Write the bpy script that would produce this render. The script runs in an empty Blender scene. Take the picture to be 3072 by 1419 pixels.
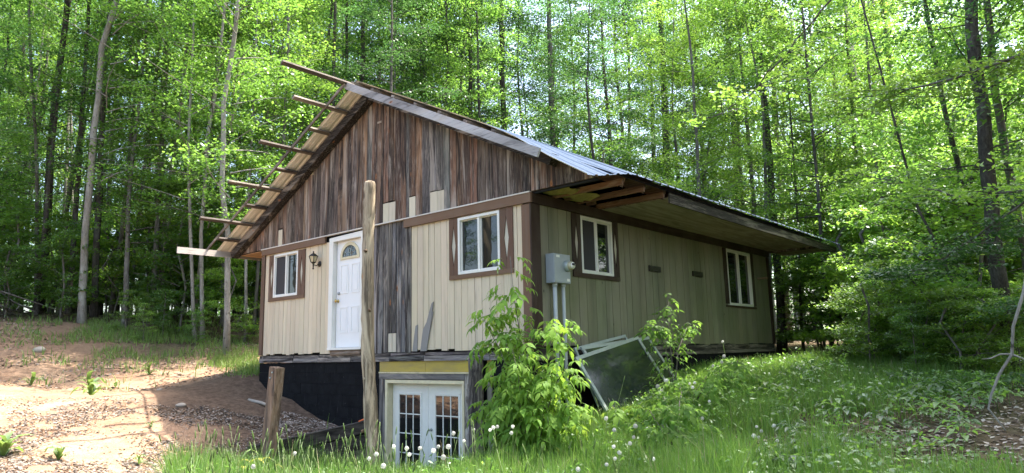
import bpy, math, random
import numpy as np
from mathutils import Matrix, Vector

scn = bpy.context.scene
R = random.Random(7)
rng = np.random.default_rng(11)

# ------------------------------------------------------------------ camera, world, sun, exposure
CAM = (6.246, -7.668, -0.055)
CR = (0.75431, 0.65611, -0.02308); CU = (0.12603, -0.11021, 0.98589); CF = (-0.64430, 0.74658, 0.16582)
cam_d = bpy.data.cameras.new('camera'); cam = bpy.data.objects.new('camera', cam_d)
scn.collection.objects.link(cam)
m = Matrix(((CR[0], CU[0], -CF[0], CAM[0]), (CR[1], CU[1], -CF[1], CAM[1]), (CR[2], CU[2], -CF[2], CAM[2]), (0, 0, 0, 1)))
cam.matrix_world = m
cam_d.sensor_width = 36; cam_d.lens = 36 * 2047 / 3072; cam_d.clip_end = 900; cam_d.clip_start = .05
scn.camera = cam

SUN = Vector((1.5, 2.3, 5.8)).normalized()
world = bpy.data.worlds.new('World'); scn.world = world; world.use_nodes = True
wn = world.node_tree; wn.nodes.clear()
sky = wn.nodes.new('ShaderNodeTexSky'); sky.sky_type = 'NISHITA'; sky.sun_disc = False
sky.sun_elevation = math.asin(SUN.z); sky.sun_rotation = math.atan2(SUN.x, SUN.y)
sky.dust_density = 4.5; sky.air_density = 1.0; sky.ozone_density = 1.0
bg = wn.nodes.new('ShaderNodeBackground'); bg.inputs['Strength'].default_value = 0.15
wo = wn.nodes.new('ShaderNodeOutputWorld')
wn.links.new(sky.outputs[0], bg.inputs[0]); wn.links.new(bg.outputs[0], wo.inputs[0])
sd = bpy.data.lights.new('sun', 'SUN'); sd.energy = 2.8; sd.angle = math.radians(.5); sd.color = (1, .95, .86)
so = bpy.data.objects.new('sun', sd); scn.collection.objects.link(so)
so.rotation_euler = SUN.to_track_quat('Z', 'Y').to_euler(); so.location = (8, 12, 40)
scn.view_settings.view_transform = 'Standard'; scn.view_settings.look = 'None'
scn.view_settings.gamma = 1; scn.view_settings.exposure = 2.42; scn.view_settings.use_curve_mapping = False
scn.cycles.max_bounces = 10; scn.cycles.diffuse_bounces = 7; scn.cycles.glossy_bounces = 3
scn.cycles.transmission_bounces = 8; scn.cycles.transparent_max_bounces = 6
scn.cycles.sample_clamp_indirect = 6

# ------------------------------------------------------------------ materials
def mat(name):
    m = bpy.data.materials.new(name); m.use_nodes = True
    nt = m.node_tree; nt.nodes.clear()
    out = nt.nodes.new('ShaderNodeOutputMaterial')
    return m, nt, out
def N(nt, t, **k):
    n = nt.nodes.new(t)
    for a, b in k.items():
        if a == 'ins':
            for i, v in b.items(): n.inputs[i].default_value = v
        else: setattr(n, a, b)
    return n
def L(nt, a, b): nt.links.new(a, b)
def ramp(nt, fac, stops, interp='LINEAR'):
    r = N(nt, 'ShaderNodeValToRGB'); r.color_ramp.interpolation = interp
    e = r.color_ramp.elements
    while len(e) < len(stops): e.new(.5)
    for i, (p, c) in enumerate(stops):
        e[i].position = p; e[i].color = (*c, 1) if len(c) == 3 else c
    if fac is not None: L(nt, fac, r.inputs[0])
    return r.outputs[0]
def g3(v): return (v, v, v)
def coords(nt, scale, rand=True, rot=(0, 0, 0)):
    tc = N(nt, 'ShaderNodeTexCoord'); v = tc.outputs['Object']
    if rand:
        oi = N(nt, 'ShaderNodeObjectInfo')
        mu = N(nt, 'ShaderNodeVectorMath', operation='MULTIPLY_ADD')
        cb = N(nt, 'ShaderNodeCombineXYZ')
        for i in range(3): L(nt, oi.outputs['Random'], cb.inputs[i])
        L(nt, cb.outputs[0], mu.inputs[0]); mu.inputs[1].default_value = (37, 51, 23); L(nt, v, mu.inputs[2])
        v = mu.outputs[0]
    mp = N(nt, 'ShaderNodeMapping'); mp.inputs['Scale'].default_value = scale; mp.inputs['Rotation'].default_value = rot
    L(nt, v, mp.inputs[0]); return mp.outputs[0]
def noise(nt, v, s=1, d=4, r=.55, dist=0):
    n = N(nt, 'ShaderNodeTexNoise', ins={'Scale': s, 'Detail': d, 'Roughness': r, 'Distortion': dist})
    if v is not None: L(nt, v, n.inputs['Vector'])
    return n.outputs['Fac']
def mix(nt, f, a, b, bt='MIX'):
    n = N(nt, 'ShaderNodeMix', data_type='RGBA', blend_type=bt)
    for s, x in ((n.inputs[0], f), (n.inputs[6], a), (n.inputs[7], b)):
        if isinstance(x, (int, float)): s.default_value = x
        elif isinstance(x, tuple): s.default_value = (*x, 1)[:4]
        else: L(nt, x, s)
    return n.outputs[2]
def bump(nt, h, st=.5, d=.02):
    b = N(nt, 'ShaderNodeBump', ins={'Strength': st, 'Distance': d}); L(nt, h, b.inputs['Height']); return b.outputs[0]
def bsdf(nt, out, col, rough=.8, nrm=None, spec=.3, metal=0):
    b = N(nt, 'ShaderNodeBsdfPrincipled')
    b.inputs['Roughness'].default_value = rough; b.inputs['Specular IOR Level'].default_value = spec; b.inputs['Metallic'].default_value = metal
    if isinstance(col, tuple): b.inputs['Base Color'].default_value = (*col, 1)
    else: L(nt, col, b.inputs['Base Color'])
    if nrm is not None: L(nt, nrm, b.inputs['Normal'])
    L(nt, b.outputs[0], out.inputs[0]); return b

def wood(name, along='z', contrast=1.0, knots=True, fine=26, streak_dark=(.022, .018, .017), streak_light=(.40, .345, .29)):
    """bare weathered wood; the object's own colour is its base tone, alpha = how much dark streaking"""
    m, nt, out = mat(name)
    sc = {'z': (1, 1, .055), 'x': (.055, 1, 1), 'y': (1, .055, 1)}[along]
    v = coords(nt, sc)
    oi = N(nt, 'ShaderNodeObjectInfo')
    wid = noise(nt, v, 9, 5, .62, .6); fin = noise(nt, v, fine * 2.2, 6, .7, .4); lg = noise(nt, coords(nt, tuple(a * (1 if a == 1 else 6) for a in sc)), 1.6, 3, .5)
    col = mix(nt, ramp(nt, wid, [(.44, g3(1)), (.54, g3(0))]), oi.outputs['Color'], streak_dark)
    a = N(nt, 'ShaderNodeMix', data_type='RGBA'); L(nt, oi.outputs['Alpha'], a.inputs[0]); L(nt, oi.outputs['Color'], a.inputs[6]); L(nt, col, a.inputs[7])
    col = a.outputs[2]
    col = mix(nt, ramp(nt, fin, [(.50, g3(0)), (.72, g3(.75 * contrast))]), col, streak_light)
    col = mix(nt, ramp(nt, fin, [(.30, g3(.8 * contrast)), (.46, g3(0))]), col, streak_dark)
    col = mix(nt, ramp(nt, lg, [(.35, g3(.55)), (.6, g3(0))]), col, (.05, .042, .038))
    ble = noise(nt, coords(nt, tuple(a * (1 if a == 1 else 2.4) for a in sc)), 3.3, 6, .66, 1.2)
    col = mix(nt, ramp(nt, ble, [(.54, g3(0)), (.64, g3(.62 * contrast))]), col, streak_light)
    col = mix(nt, ramp(nt, ble, [(.36, g3(.9 * contrast)), (.45, g3(0))]), col, streak_dark)
    if knots:
        kv = coords(nt, {'z': (1, 1, .4), 'x': (.4, 1, 1), 'y': (1, .4, 1)}[along])
        vo = N(nt, 'ShaderNodeTexVoronoi', ins={'Scale': 3.4, 'Randomness': 1}); L(nt, kv, vo.inputs['Vector'])
        col = mix(nt, ramp(nt, vo.outputs['Distance'], [(.03, g3(.9)), (.06, g3(.45)), (.10, g3(0))]), col, (.36, .14, .045))
        col = mix(nt, ramp(nt, vo.outputs['Distance'], [(.02, g3(.9)), (.05, g3(0))]), col, (.03, .015, .01))
    bsdf(nt, out, col, .85, bump(nt, fin, .6, .006), .2)
    return m

def painted(name, along='z', wear=.5, green=0.0, rough=.7, bs=.35):
    m, nt, out = mat(name)
    sc = {'z': (1, 1, .05), 'x': (.05, 1, 1), 'y': (1, .05, 1)}[along]
    oi = N(nt, 'ShaderNodeObjectInfo'); v = coords(nt, sc)
    fin = noise(nt, v, 30, 5, .65, .5); md = noise(nt, v, 9, 4, .6, .4); bl = noise(nt, coords(nt, (1, 1, .45)), 1.7, 5, .62)
    blr = noise(nt, coords(nt, (1, 1, .5), rand=False), .9, 4, .6)
    col = oi.outputs['Color']
    col = mix(nt, ramp(nt, md, [(.32, g3(.5 * wear)), (.46, g3(0))]), col, (.18, .15, .115))
    col = mix(nt, ramp(nt, fin, [(.28, g3(.8 * wear)), (.40, g3(0))]), col, (.15, .12, .095))
    col = mix(nt, ramp(nt, bl, [(.35, g3(.35 * wear)), (.6, g3(0))]), col, (.25, .22, .18))
    if green:
        col = mix(nt, ramp(nt, blr, [(.42, g3(0)), (.66, g3(green))]), col, (.10, .12, .045))
        col = mix(nt, ramp(nt, noise(nt, coords(nt, (1, 1, .13), rand=False), 3.2, 5, .65), [(.46, g3(0)), (.70, g3(green * .8))]), col, (.045, .05, .03))
        vo = N(nt, 'ShaderNodeTexVoronoi', ins={'Scale': 2.2}); L(nt, coords(nt, (1, 1, .7)), vo.inputs['Vector'])
        col = mix(nt, ramp(nt, vo.outputs['Distance'], [(.02, g3(.7)), (.05, g3(0))]), col, (.04, .035, .025))
    bsdf(nt, out, col, rough, bump(nt, fin, bs, .004), .25)
    return m

def plain(name, col, rough=.6, spec=.4, metal=0, nscale=12, var=.25, bs=.1):
    m, nt, out = mat(name)
    n = noise(nt, coords(nt, (1, 1, 1)), nscale, 5, .6)
    c = mix(nt, ramp(nt, n, [(.35, g3(var)), (.7, g3(0))]), col, tuple(x * .45 for x in col))
    bsdf(nt, out, c, rough, bump(nt, n, bs, .01), spec, metal); return m

M = {}
M['wood_v'] = wood('weathered_wood_upright', 'z')
M['wood_x'] = wood('weathered_wood_lengthwise_x', 'x', .8)
M['wood_y'] = wood('weathered_wood_lengthwise_y', 'y', .8)
M['rotten'] = wood('rotten_sill_wood', 'x', 1.3, False, 14)
M['rotten_y'] = wood('rotten_sill_wood_y', 'y', 1.0, False, 14)
M['paint_v'] = painted('beige_painted_siding', 'z', .55)
M['mossy_v'] = painted('green_stained_siding', 'z', .55, .5)
M['stain_v'] = painted('brown_stained_trim_upright', 'z', .35)
M['stain_x'] = painted('brown_stained_trim_x', 'x', .35)
M['stain_y'] = painted('brown_stained_trim_y', 'y', .35)
M['white'] = plain('white_vinyl', (.72, .70, .64), .45, .4, 0, 6, .12, .03)
M['cream'] = plain('cream_paint', (.66, .58, .38), .55, .35, 0, 9, .3, .05)
M['doorwhite'] = plain('white_door_paint', (.74, .74, .73), .4, .4, 0, 3, .08, .02)
M['greysteel'] = plain('grey_painted_steel', (.30, .33, .34), .45, .5, .2, 9, .15, .03)
M['pvc'] = plain('grey_plastic_conduit', (.42, .44, .43), .5, .4, 0, 8, .2, .02)
M['brass'] = plain('brass', (.55, .38, .12), .3, .5, .9, 9, .3, .02)
M['blackiron'] = plain('old_bronze_lantern', (.03, .025, .02), .45, .5, .3, 20, .4, .05)
M['screen'] = plain('insect_screen', (.055, .052, .055), .8, .2, 0, 400, .5, .1)
M['insul'] = plain('yellow_insulation', (.42, .34, .13), .95, .1, 0, 14, .6, .6)
M['orange'] = plain('orange_twine', (.7, .16, .05), .7)
M['alu'] = plain('dull_aluminium', (.36, .40, .38), .5, .5, .35, 12, .35, .03)
M['stone'] = plain('pale_field_stone', (.34, .30, .25), .9, .2, 0, 8, .35, .4)
M['mortar'] = plain('black_coated_backing', (.022, .024, .028), .8, .2, 0, 8, .4, .1)

def glassmat(name, tint, ior=1.55):
    m, nt, out = mat(name)
    b = bsdf(nt, out, tint, .02, None, .7); b.inputs['IOR'].default_value = ior
    n = noise(nt, coords(nt, (1, 1, 1)), 1.6, 2, .5); L(nt, bump(nt, n, .12, .02), b.inputs['Normal'])
    return m
M['glass'] = glassmat('dark_window_glass', (.012, .015, .014), 1.5)
M['greenglass'] = plain('dark_green_pane', (.022, .031, .025), .10, .5, 0, 5, .4, .05)  # green tint, lighter and rougher than the window glass
M['doorglass'] = glassmat('french_door_glass', (.010, .011, .011), 1.75)
M['lampglass'] = glassmat('yellowed_lantern_glass', (.42, .38, .24))

def yellowm():
    m, nt, out = mat('yellow_foam_board')
    n = noise(nt, coords(nt, (.5, 1, 2)), 4, 5, .6)
    c = mix(nt, ramp(nt, n, [(.35, g3(0)), (.65, g3(1))]), (.44, .33, .06), (.33, .25, .08))
    bsdf(nt, out, c, .7, bump(nt, n, .2, .01)); return m
M['yellow'] = yellowm()

def blockm():
    m, nt, out = mat('black_tar_coated_block')
    v = coords(nt, (1, 1, 1)); n = noise(nt, v, 5, 6, .65)
    c = mix(nt, ramp(nt, n, [(.3, g3(0)), (.75, g3(1))]), (.006, .006, .007), (.014, .0145, .0155))
    s = noise(nt, coords(nt, (1, 1, 1), False), 9, 6, .8, 2.5)
    c = mix(nt, ramp(nt, s, [(.64, g3(0)), (.72, g3(.6))]), c, (.22, .21, .20))
    s2 = noise(nt, coords(nt, (6, 6, .5), False), 3, 5, .7, .3)
    c = mix(nt, ramp(nt, s2, [(.62, g3(0)), (.72, g3(.35))]), c, (.15, .14, .14))
    bsdf(nt, out, c, .92, bump(nt, noise(nt, v, 60, 4, .7), .4, .006), .08); return m
M['block'] = blockm()

def sheetm():
    m, nt, out = mat('galvanised_roof_sheet')
    v = coords(nt, (1, 1, 1)); n = noise(nt, v, 3, 5, .6); n2 = noise(nt, coords(nt, (.3, 6, .3), False), 5, 4, .6)
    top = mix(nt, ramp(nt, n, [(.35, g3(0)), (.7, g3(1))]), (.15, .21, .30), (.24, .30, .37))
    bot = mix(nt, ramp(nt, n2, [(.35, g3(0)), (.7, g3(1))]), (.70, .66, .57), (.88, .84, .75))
    geo = N(nt, 'ShaderNodeNewGeometry')
    L_ = top
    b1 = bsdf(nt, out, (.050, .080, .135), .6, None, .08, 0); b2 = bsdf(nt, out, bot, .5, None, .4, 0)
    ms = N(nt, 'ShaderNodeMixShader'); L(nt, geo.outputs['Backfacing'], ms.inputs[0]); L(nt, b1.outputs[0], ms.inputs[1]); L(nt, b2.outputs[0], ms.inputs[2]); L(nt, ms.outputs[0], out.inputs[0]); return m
M['sheet'] = sheetm()

def osbm():
    m, nt, out = mat('weathered_strand_board')
    vo = N(nt, 'ShaderNodeTexVoronoi', ins={'Scale': 30}); L(nt, coords(nt, (1, 1, .45), rot=(0, .6, 0)), vo.inputs['Vector'])
    bw = N(nt, 'ShaderNodeRGBToBW'); L(nt, vo.outputs['Color'], bw.inputs[0])
    c = ramp(nt, bw.outputs[0], [(.2, (.12, .10, .085)), (.5, (.27, .24, .21)), (.8, (.42, .38, .33))])
    bsdf(nt, out, c, .85, bump(nt, bw.outputs[0], .5, .006)); return m
M['osb'] = osbm()
def plym():
    m, nt, out = mat('soffit_plywood')
    n = noise(nt, coords(nt, (3, .35, 1), False), 2.2, 5, .6, 1.5); oi = N(nt, 'ShaderNodeObjectInfo')
    c = mix(nt, ramp(nt, n, [(.38, g3(.6)), (.6, g3(0))]), oi.outputs['Color'], (.11, .08, .055))
    bsdf(nt, out, c, .8, bump(nt, n, .2, .01)); return m
M['ply'] = plym()

def barkm(name, a, b, lichen=.4):
    m, nt, out = mat(name)
    v = coords(nt, (1, 1, .22)); n = noise(nt, v, 22, 6, .7, .8); big = noise(nt, coords(nt, (1, 1, .35)), 3.4, 5, .7)
    c = mix(nt, ramp(nt, n, [(.35, g3(0)), (.65, g3(1))]), a, b)
    c = mix(nt, ramp(nt, big, [(.5, g3(0)), (.62, g3(lichen))]), c, (.40, .40, .36))
    c = mix(nt, ramp(nt, noise(nt, coords(nt, (1, 1, .9)), 7, 4, .7), [(.30, g3(.8)), (.42, g3(0))]), c, (.03, .028, .022))
    bsdf(nt, out, c, .95, bump(nt, n, .9, .02), .1); return m
M['bark_pale'] = barkm('pale_smooth_bark', (.17, .155, .13), (.30, .28, .25), .5)
M['bark_grey'] = barkm('grey_furrowed_bark', (.07, .062, .052), (.16, .145, .125), .25)
M['bark_dark'] = barkm('dark_bark', (.035, .03, .025), (.09, .08, .068), .15)

def leafm(name, d1, d2, t1, t2, tf=.5, gloss=.25):
    m, nt, out = mat(name)
    geo = N(nt, 'ShaderNodeNewGeometry'); r = geo.outputs['Random Per Island']
    n = noise(nt, coords(nt, (1, 1, 1)), .5, 2, .5)
    ad = N(nt, 'ShaderNodeMath', operation='ADD'); L(nt, r, ad.inputs[0]); L(nt, n, ad.inputs[1])
    sb = N(nt, 'ShaderNodeMath', operation='SUBTRACT'); L(nt, ad.outputs[0], sb.inputs[0]); sb.inputs[1].default_value = .5
    dc = mix(nt, sb.outputs[0], d1, d2); tcx = mix(nt, sb.outputs[0], t1, t2)
    oi = N(nt, 'ShaderNodeObjectInfo'); vr = N(nt, 'ShaderNodeMapRange', ins={'To Min': .68, 'To Max': 1.3}); L(nt, oi.outputs['Random'], vr.inputs['Value'])
    hs = []
    for c_ in (dc, tcx):
        h_ = N(nt, 'ShaderNodeHueSaturation'); L(nt, c_, h_.inputs['Color']); L(nt, vr.outputs[0], h_.inputs['Value']); h_.inputs['Hue'].default_value = .5; h_.inputs['Saturation'].default_value = .94; hs.append(h_.outputs[0])
    dc, tcx = hs
    di = N(nt, 'ShaderNodeBsdfDiffuse'); tr = N(nt, 'ShaderNodeBsdfTranslucent'); L(nt, dc, di.inputs[0]); L(nt, tcx, tr.inputs[0])
    ms = N(nt, 'ShaderNodeMixShader'); ms.inputs[0].default_value = tf; L(nt, di.outputs[0], ms.inputs[1]); L(nt, tr.outputs[0], ms.inputs[2])
    gl = N(nt, 'ShaderNodeBsdfGlossy', ins={'Roughness': .5}); gl.inputs[0].default_value = (.9, 1, .9, 1)
    fr = N(nt, 'ShaderNodeFresnel', ins={'IOR': 1.35})
    mu = N(nt, 'ShaderNodeMath', operation='MULTIPLY'); mu.inputs[1].default_value = gloss * .5; L(nt, fr.outputs[0], mu.inputs[0])
    m2 = N(nt, 'ShaderNodeMixShader'); L(nt, mu.outputs[0], m2.inputs[0]); L(nt, ms.outputs[0], m2.inputs[1]); L(nt, gl.outputs[0], m2.inputs[2])
    L(nt, m2.outputs[0], out.inputs[0]); return m
M['leaf_mid'] = leafm('hardwood_leaves', (.05, .115, .022), (.10, .18, .03), (.17, .38, .035), (.30, .54, .05))
M['leaf_light'] = leafm('light_maple_leaves', (.09, .165, .02), (.15, .23, .025), (.24, .47, .04), (.42, .66, .06))
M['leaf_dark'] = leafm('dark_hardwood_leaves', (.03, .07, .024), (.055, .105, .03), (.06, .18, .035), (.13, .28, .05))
M['leaf_shrub'] = leafm('shrub_leaflets', (.10, .20, .025), (.15, .26, .035), (.28, .52, .03), (.45, .66, .05), .45, .35)
M['grass'] = leafm('grass_blades', (.07, .15, .025), (.13, .22, .045), (.18, .38, .035), (.30, .50, .06), .4, .25)
M['weed'] = leafm('weed_leaves', (.10, .17, .04), (.15, .22, .05), (.2, .34, .05), (.3, .42, .08), .35, .2)
M['seed'] = leafm('grass_seed_heads', (.15, .25, .06), (.22, .31, .09), (.18, .26, .08), (.25, .32, .12), .4, .1)
M['fluff'] = leafm('dandelion_fluff', (.62, .61, .56), (.75, .73, .68), (.6, .6, .55), (.7, .7, .65), .45, 0)
M['litter'] = leafm('dead_leaves', (.16, .12, .095), (.42, .36, .31), (.1, .08, .06), (.2, .16, .12), .15, .05)
M['yellowleaf'] = leafm('yellow_leaves', (.45, .42, .03), (.55, .5, .05), (.5, .5, .03), (.6, .55, .05), .4, .1)

# ------------------------------------------------------------------ object helpers
COL = scn.collection
def tag(o, label=None, cat=None, group=None, kind=None):
    if label: o['label'] = label
    if cat: o['category'] = cat
    if group: o['group'] = group
    if kind: o['kind'] = kind
    return o
def link(name, me, parent=None, inv=True):
    o = bpy.data.objects.new(name, me); COL.objects.link(o)
    if parent is not None:
        o.parent = parent
        if inv and parent.type == 'EMPTY': o.matrix_parent_inverse = Matrix.Translation(-parent.location)
    return o
def empty(name, loc):
    o = bpy.data.objects.new(name, None); COL.objects.link(o); o.location = loc; o.empty_display_size = .2; return o
def mesh(name, vs, fs, m, smooth=False):
    me = bpy.data.meshes.new(name); me.from_pydata([tuple(v) for v in vs], [], fs); me.update()
    if m is not None: me.materials.append(m)
    if smooth: me.polygons.foreach_set('use_smooth', [True] * len(me.polygons))
    return me
def bigmesh(name, V, F, m, smooth=False):
    """V (n,3) array, F (k,c) array of constant face size"""
    V = np.ascontiguousarray(V, np.float32); F = np.ascontiguousarray(F, np.int32); k, c = F.shape
    me = bpy.data.meshes.new(name)
    me.vertices.add(len(V)); me.vertices.foreach_set('co', V.ravel())
    me.loops.add(k * c); me.loops.foreach_set('vertex_index', F.ravel())
    me.polygons.add(k); me.polygons.foreach_set('loop_start', np.arange(0, k * c, c, dtype=np.int32))
    me.polygons.foreach_set('loop_total', np.full(k, c, np.int32))
    if smooth: me.polygons.foreach_set('use_smooth', np.ones(k, bool))
    me.update(calc_edges=True); me.materials.append(m); return me
BOXF = [(0, 3, 2, 1), (4, 5, 6, 7), (0, 1, 5, 4), (1, 2, 6, 5), (2, 3, 7, 6), (3, 0, 4, 7)]
def col4(o, c, a=1.0): o.color = (c[0], c[1], c[2], a); return o
def box(name, x0, x1, y0, y1, z0, z1, m, parent=None, jit=0.0):
    vs = [(x0, y0, z0), (x1, y0, z0), (x1, y1, z0), (x0, y1, z0), (x0, y0, z1), (x1, y0, z1), (x1, y1, z1), (x0, y1, z1)]
    if jit: vs = [tuple(c + R.uniform(-jit, jit) for c in v) for v in vs]
    return link(name, mesh(name, vs, BOXF, m), parent)
# two wall frames: S='g' gable wall (u = x, outward = -y)   S='s' side wall (u = y, outward = +x)
def wp(S, u, v, d): return (u, -d, v) if S == 'g' else (d, u, v)
def prism(name, S, poly, d0, d1, m, parent=None):
    n = len(poly); vs = [wp(S, u, v, d0) for u, v in poly] + [wp(S, u, v, d1) for u, v in poly]
    fs = [tuple(range(n))[::-1], tuple(range(n, 2 * n))] + [(i, (i + 1) % n, n + (i + 1) % n, n + i) for i in range(n)]
    if S == 'g': pass
    me = mesh(name, vs, fs, m); return link(name, me, parent)
def wbox(name, S, u0, u1, v0, v1, d0, d1, m, parent=None):
    return prism(name, S, [(u0, v0), (u1, v0), (u1, v1), (u0, v1)], d0, d1, m, parent)
def beam(name, a, b, w, h, m, parent=None, up=(0, 0, 1), jit=0.0):
    a, b = Vector(a), Vector(b); t = (b - a).normalized(); s = t.cross(Vector(up)).normalized(); u = s.cross(t)
    vs = []
    for p in (a, b):
        for (i, j) in ((-1, -1), (1, -1), (1, 1), (-1, 1)): vs.append(p + s * (i * w / 2 + R.uniform(-jit, jit)) + u * (j * h / 2 + R.uniform(-jit, jit)))
    return link(name, mesh(name, vs, BOXF, m), parent)
def tube_arr(pts, rad, k=7, wob=0.0, caps=True):
    pts = [Vector(p) for p in pts]; n = len(pts); vs = []; fs = []
    for i, p in enumerate(pts):
        t = (pts[min(i + 1, n - 1)] - pts[max(i - 1, 0)]).normalized()
        s = t.cross(Vector((.37, .91, .11))).normalized(); u = s.cross(t)
        for j in range(k):
            a = 2 * math.pi * j / k; r = rad[i] * (1 + R.uniform(-wob, wob))
            vs.append(tuple(p + (s * math.cos(a) + u * math.sin(a)) * r))
    for i in range(n - 1):
        for j in range(k): fs.append((i * k + j, i * k + (j + 1) % k, (i + 1) * k + (j + 1) % k, (i + 1) * k + j))
    if caps: fs.append(tuple(range(k))[::-1]); fs.append(tuple(range((n - 1) * k, n * k)))
    return vs, fs
def tube(name, pts, rad, m, parent=None, k=8, wob=0.0, smooth=True):
    vs, fs = tube_arr(pts, rad, k, wob); return link(name, mesh(name, vs, fs, m, smooth), parent)
def join_arr(parts):
    vs, fs = [], []
    for v, f in parts:
        o = len(vs); vs += list(v); fs += [tuple(i + o for i in q) for q in f]
    return vs, fs

# ------------------------------------------------------------------ terrain
CTRL = [(6.2, -7.7, -1.65), (3, -3, -1.62), (3, -6, -1.62), (.6, -1, -1.62), (-2.4, -.3, -2.35), (-2.4, -1.6, -2.15), (-2.2, -3.2, -1.85), (-1, -2.5, -1.8), (-.5, -5, -1.65),
 (-3.6, -.4, -2.0), (-4.4, -.3, -1.36), (-4.2, -1.6, -1.45), (-4.4, -2.6, -1.5), (-3.3, -2.4, -1.85), (-4, -4, -1.5),
 (.4, 0, -1.45), (.3, 2, -.95), (.3, 3.6, -.62), (.3, 6, -.5), (.3, 9.3, -.5), (2.5, 0, -1.42), (2.5, 2.5, -.92), (2.5, 5.2, -.55), (5, 1, -1.15), (5, 5, -.72), (5, 8.5, -.6), (3, 10, -.42),
 (8, 0, -1.4), (10, 6, -.9), (0, 14, -.55), (1.5, 16, -.3), (6, 20, -.4), (-4, 14, -.2), (15, 15, -.6), (15, 0, -1.2), (8, -8, -1.6), (0, -8, -1.6), (-3, 5, -1.0), (-3, 9.5, -.3),
 (-7.6, -.15, -.57), (-7.2, -.15, -.8), (-6.6, -.15, -.9), (-5.8, -.15, -1.08), (-5, -.15, -1.3), (-7.9, 1.5, -.42), (-8, 8, -.2), (-6, -2.9, -1.02), (-5.2, -1.5, -1.22), (-8, -1.9, -.68), (-9.5, -1.4, -.69), (-8.6, -4.3, -.72), (-4.2, -5.3, -1.36), (-6.5, -5.8, -1.15), (-6.8, -1.2, -.85),
 (-12, -3.5, -.5), (-11, -1, -.42), (-12, .5, -.12), (-12.4, 1.66, .1), (-13.5, 0, .15), (-14.5, 1.8, .5), (-14, 3, .46), (-14.6, 3.6, .68), (-10.5, 4, 0), (-9.5, 2, -.33),
 (-16, -2.4, .75), (-15, -4, .15), (-17.6, -.4, 1.14), (-19, .4, 1.38), (-20.3, 1.5, 1.48), (-22.1, -.4, 1.66), (-18.3, 2.3, 1.45), (-18, -7, .7), (-13, -8, -.3), (-9, -9, -1.0),
 (-32, 0, 2.0), (-30, 20, 1.6), (-15, 15, .7), (0, 40, .2), (30, 30, -.2), (30, -10, -1.3), (-30, -20, 1.2), (0, -30, -1.5), (-12, -18, -.8)]
CTRL = np.array(CTRL, float)
def U(r2): return .5 * r2 * np.log(r2 + 1e-9)
_n = len(CTRL); _A = np.zeros((_n + 3, _n + 3)); _d = CTRL[:, None, :2] - CTRL[None, :, :2]
_A[:_n, :_n] = U((_d ** 2).sum(-1)) + np.eye(_n) * .05; _A[:_n, _n] = 1; _A[:_n, _n + 1:] = CTRL[:, :2]; _A[_n:, :_n] = _A[:_n, _n:].T
_w = np.linalg.solve(_A, np.r_[CTRL[:, 2], 0, 0, 0])
_lat = rng.random((256, 256))
def vnoise(x, y, s):
    x = np.asarray(x) / s + 500; y = np.asarray(y) / s + 500; xi = np.floor(x).astype(int); yi = np.floor(y).astype(int)
    fx = x - xi; fy = y - yi; fx = fx * fx * (3 - 2 * fx); fy = fy * fy * (3 - 2 * fy)
    g = lambda a, b: _lat[a % 256, b % 256]
    return (g(xi, yi) * (1 - fx) + g(xi + 1, yi) * fx) * (1 - fy) + (g(xi, yi + 1) * (1 - fx) + g(xi + 1, yi + 1) * fx) * fy
def ground(x, y):
    x = np.atleast_1d(np.asarray(x, float)); y = np.atleast_1d(np.asarray(y, float)); sh = x.shape
    x = x.ravel(); y = y.ravel(); xc = np.clip(x, -34, 32); yc = np.clip(y, -32, 42)
    out = np.empty(len(x))
    for i in range(0, len(x), 20000):
        a, b = xc[i:i + 20000], yc[i:i + 20000]
        d2 = (a[:, None] - CTRL[:, 0]) ** 2 + (b[:, None] - CTRL[:, 1]) ** 2
        out[i:i + 20000] = U(d2) @ _w[:_n] + _w[_n] + _w[_n + 1] * a + _w[_n + 2] * b
    out += (vnoise(x, y, 1.3) - .5) * .10 + (vnoise(x, y, .42) - .5) * .05 + (vnoise(x, y, .17) - .5) * .025
    return out.reshape(sh)
def gz(x, y): return float(ground(x, y)[0])
def sstep(a, b, v):
    t = np.clip((v - a) / (b - a), 0, 1); return t * t * (3 - 2 * t)
def dirtmask(x, y):
    x = np.asarray(x); y = np.asarray(y)
    n = (vnoise(x, y, 2.2) - .5) * 2.2 + (vnoise(x, y, .6) - .5) * .9
    a = sstep(-2.6, -3.9, x + n * .35) * sstep(-20.5, -18, x + n) * sstep(3.2, 1.6, y + n * .6 + (x + 9) * .25) * sstep(-10, -8, y + n)
    a = a * np.maximum(sstep(-13.6, -11.2, x + n * .8 + y * .3), .85 * sstep(-18.6, -17, x + n) * sstep(.6, -.6, y + n * .5)) + .8 * np.exp(-((x + 17) ** 2 + (y + 3.4) ** 2) / 5.0)
    return np.clip(a, 0, 1)
def painted_shade(x, y):  # shade of cabin and trees painted into the soil colour
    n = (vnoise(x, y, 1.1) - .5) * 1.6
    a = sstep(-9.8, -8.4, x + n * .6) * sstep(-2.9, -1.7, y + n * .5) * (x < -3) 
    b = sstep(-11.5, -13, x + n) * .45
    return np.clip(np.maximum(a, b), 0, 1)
def axis(segs):
    o = []
    for a, b, s in segs: o += list(np.arange(a, b, s))
    return np.array(o + [segs[-1][1]])
ax = axis([(-260, -60, 20), (-60, -24, 2), (-24, -14, .35), (-14, 8, .11), (8, 14, .4), (14, 60, 2.5), (60, 260, 20)])
ay = axis([(-260, -60, 20), (-60, -12, 2.5), (-12, -7, .3), (-7, 8, .11), (8, 20, .3), (20, 60, 2), (60, 260, 20)])
GX, GY = np.meshgrid(ax, ay); GZ = ground(GX, GY)
nx, ny = len(ax), len(ay); ii = np.arange(nx * ny).reshape(ny, nx)
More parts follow.
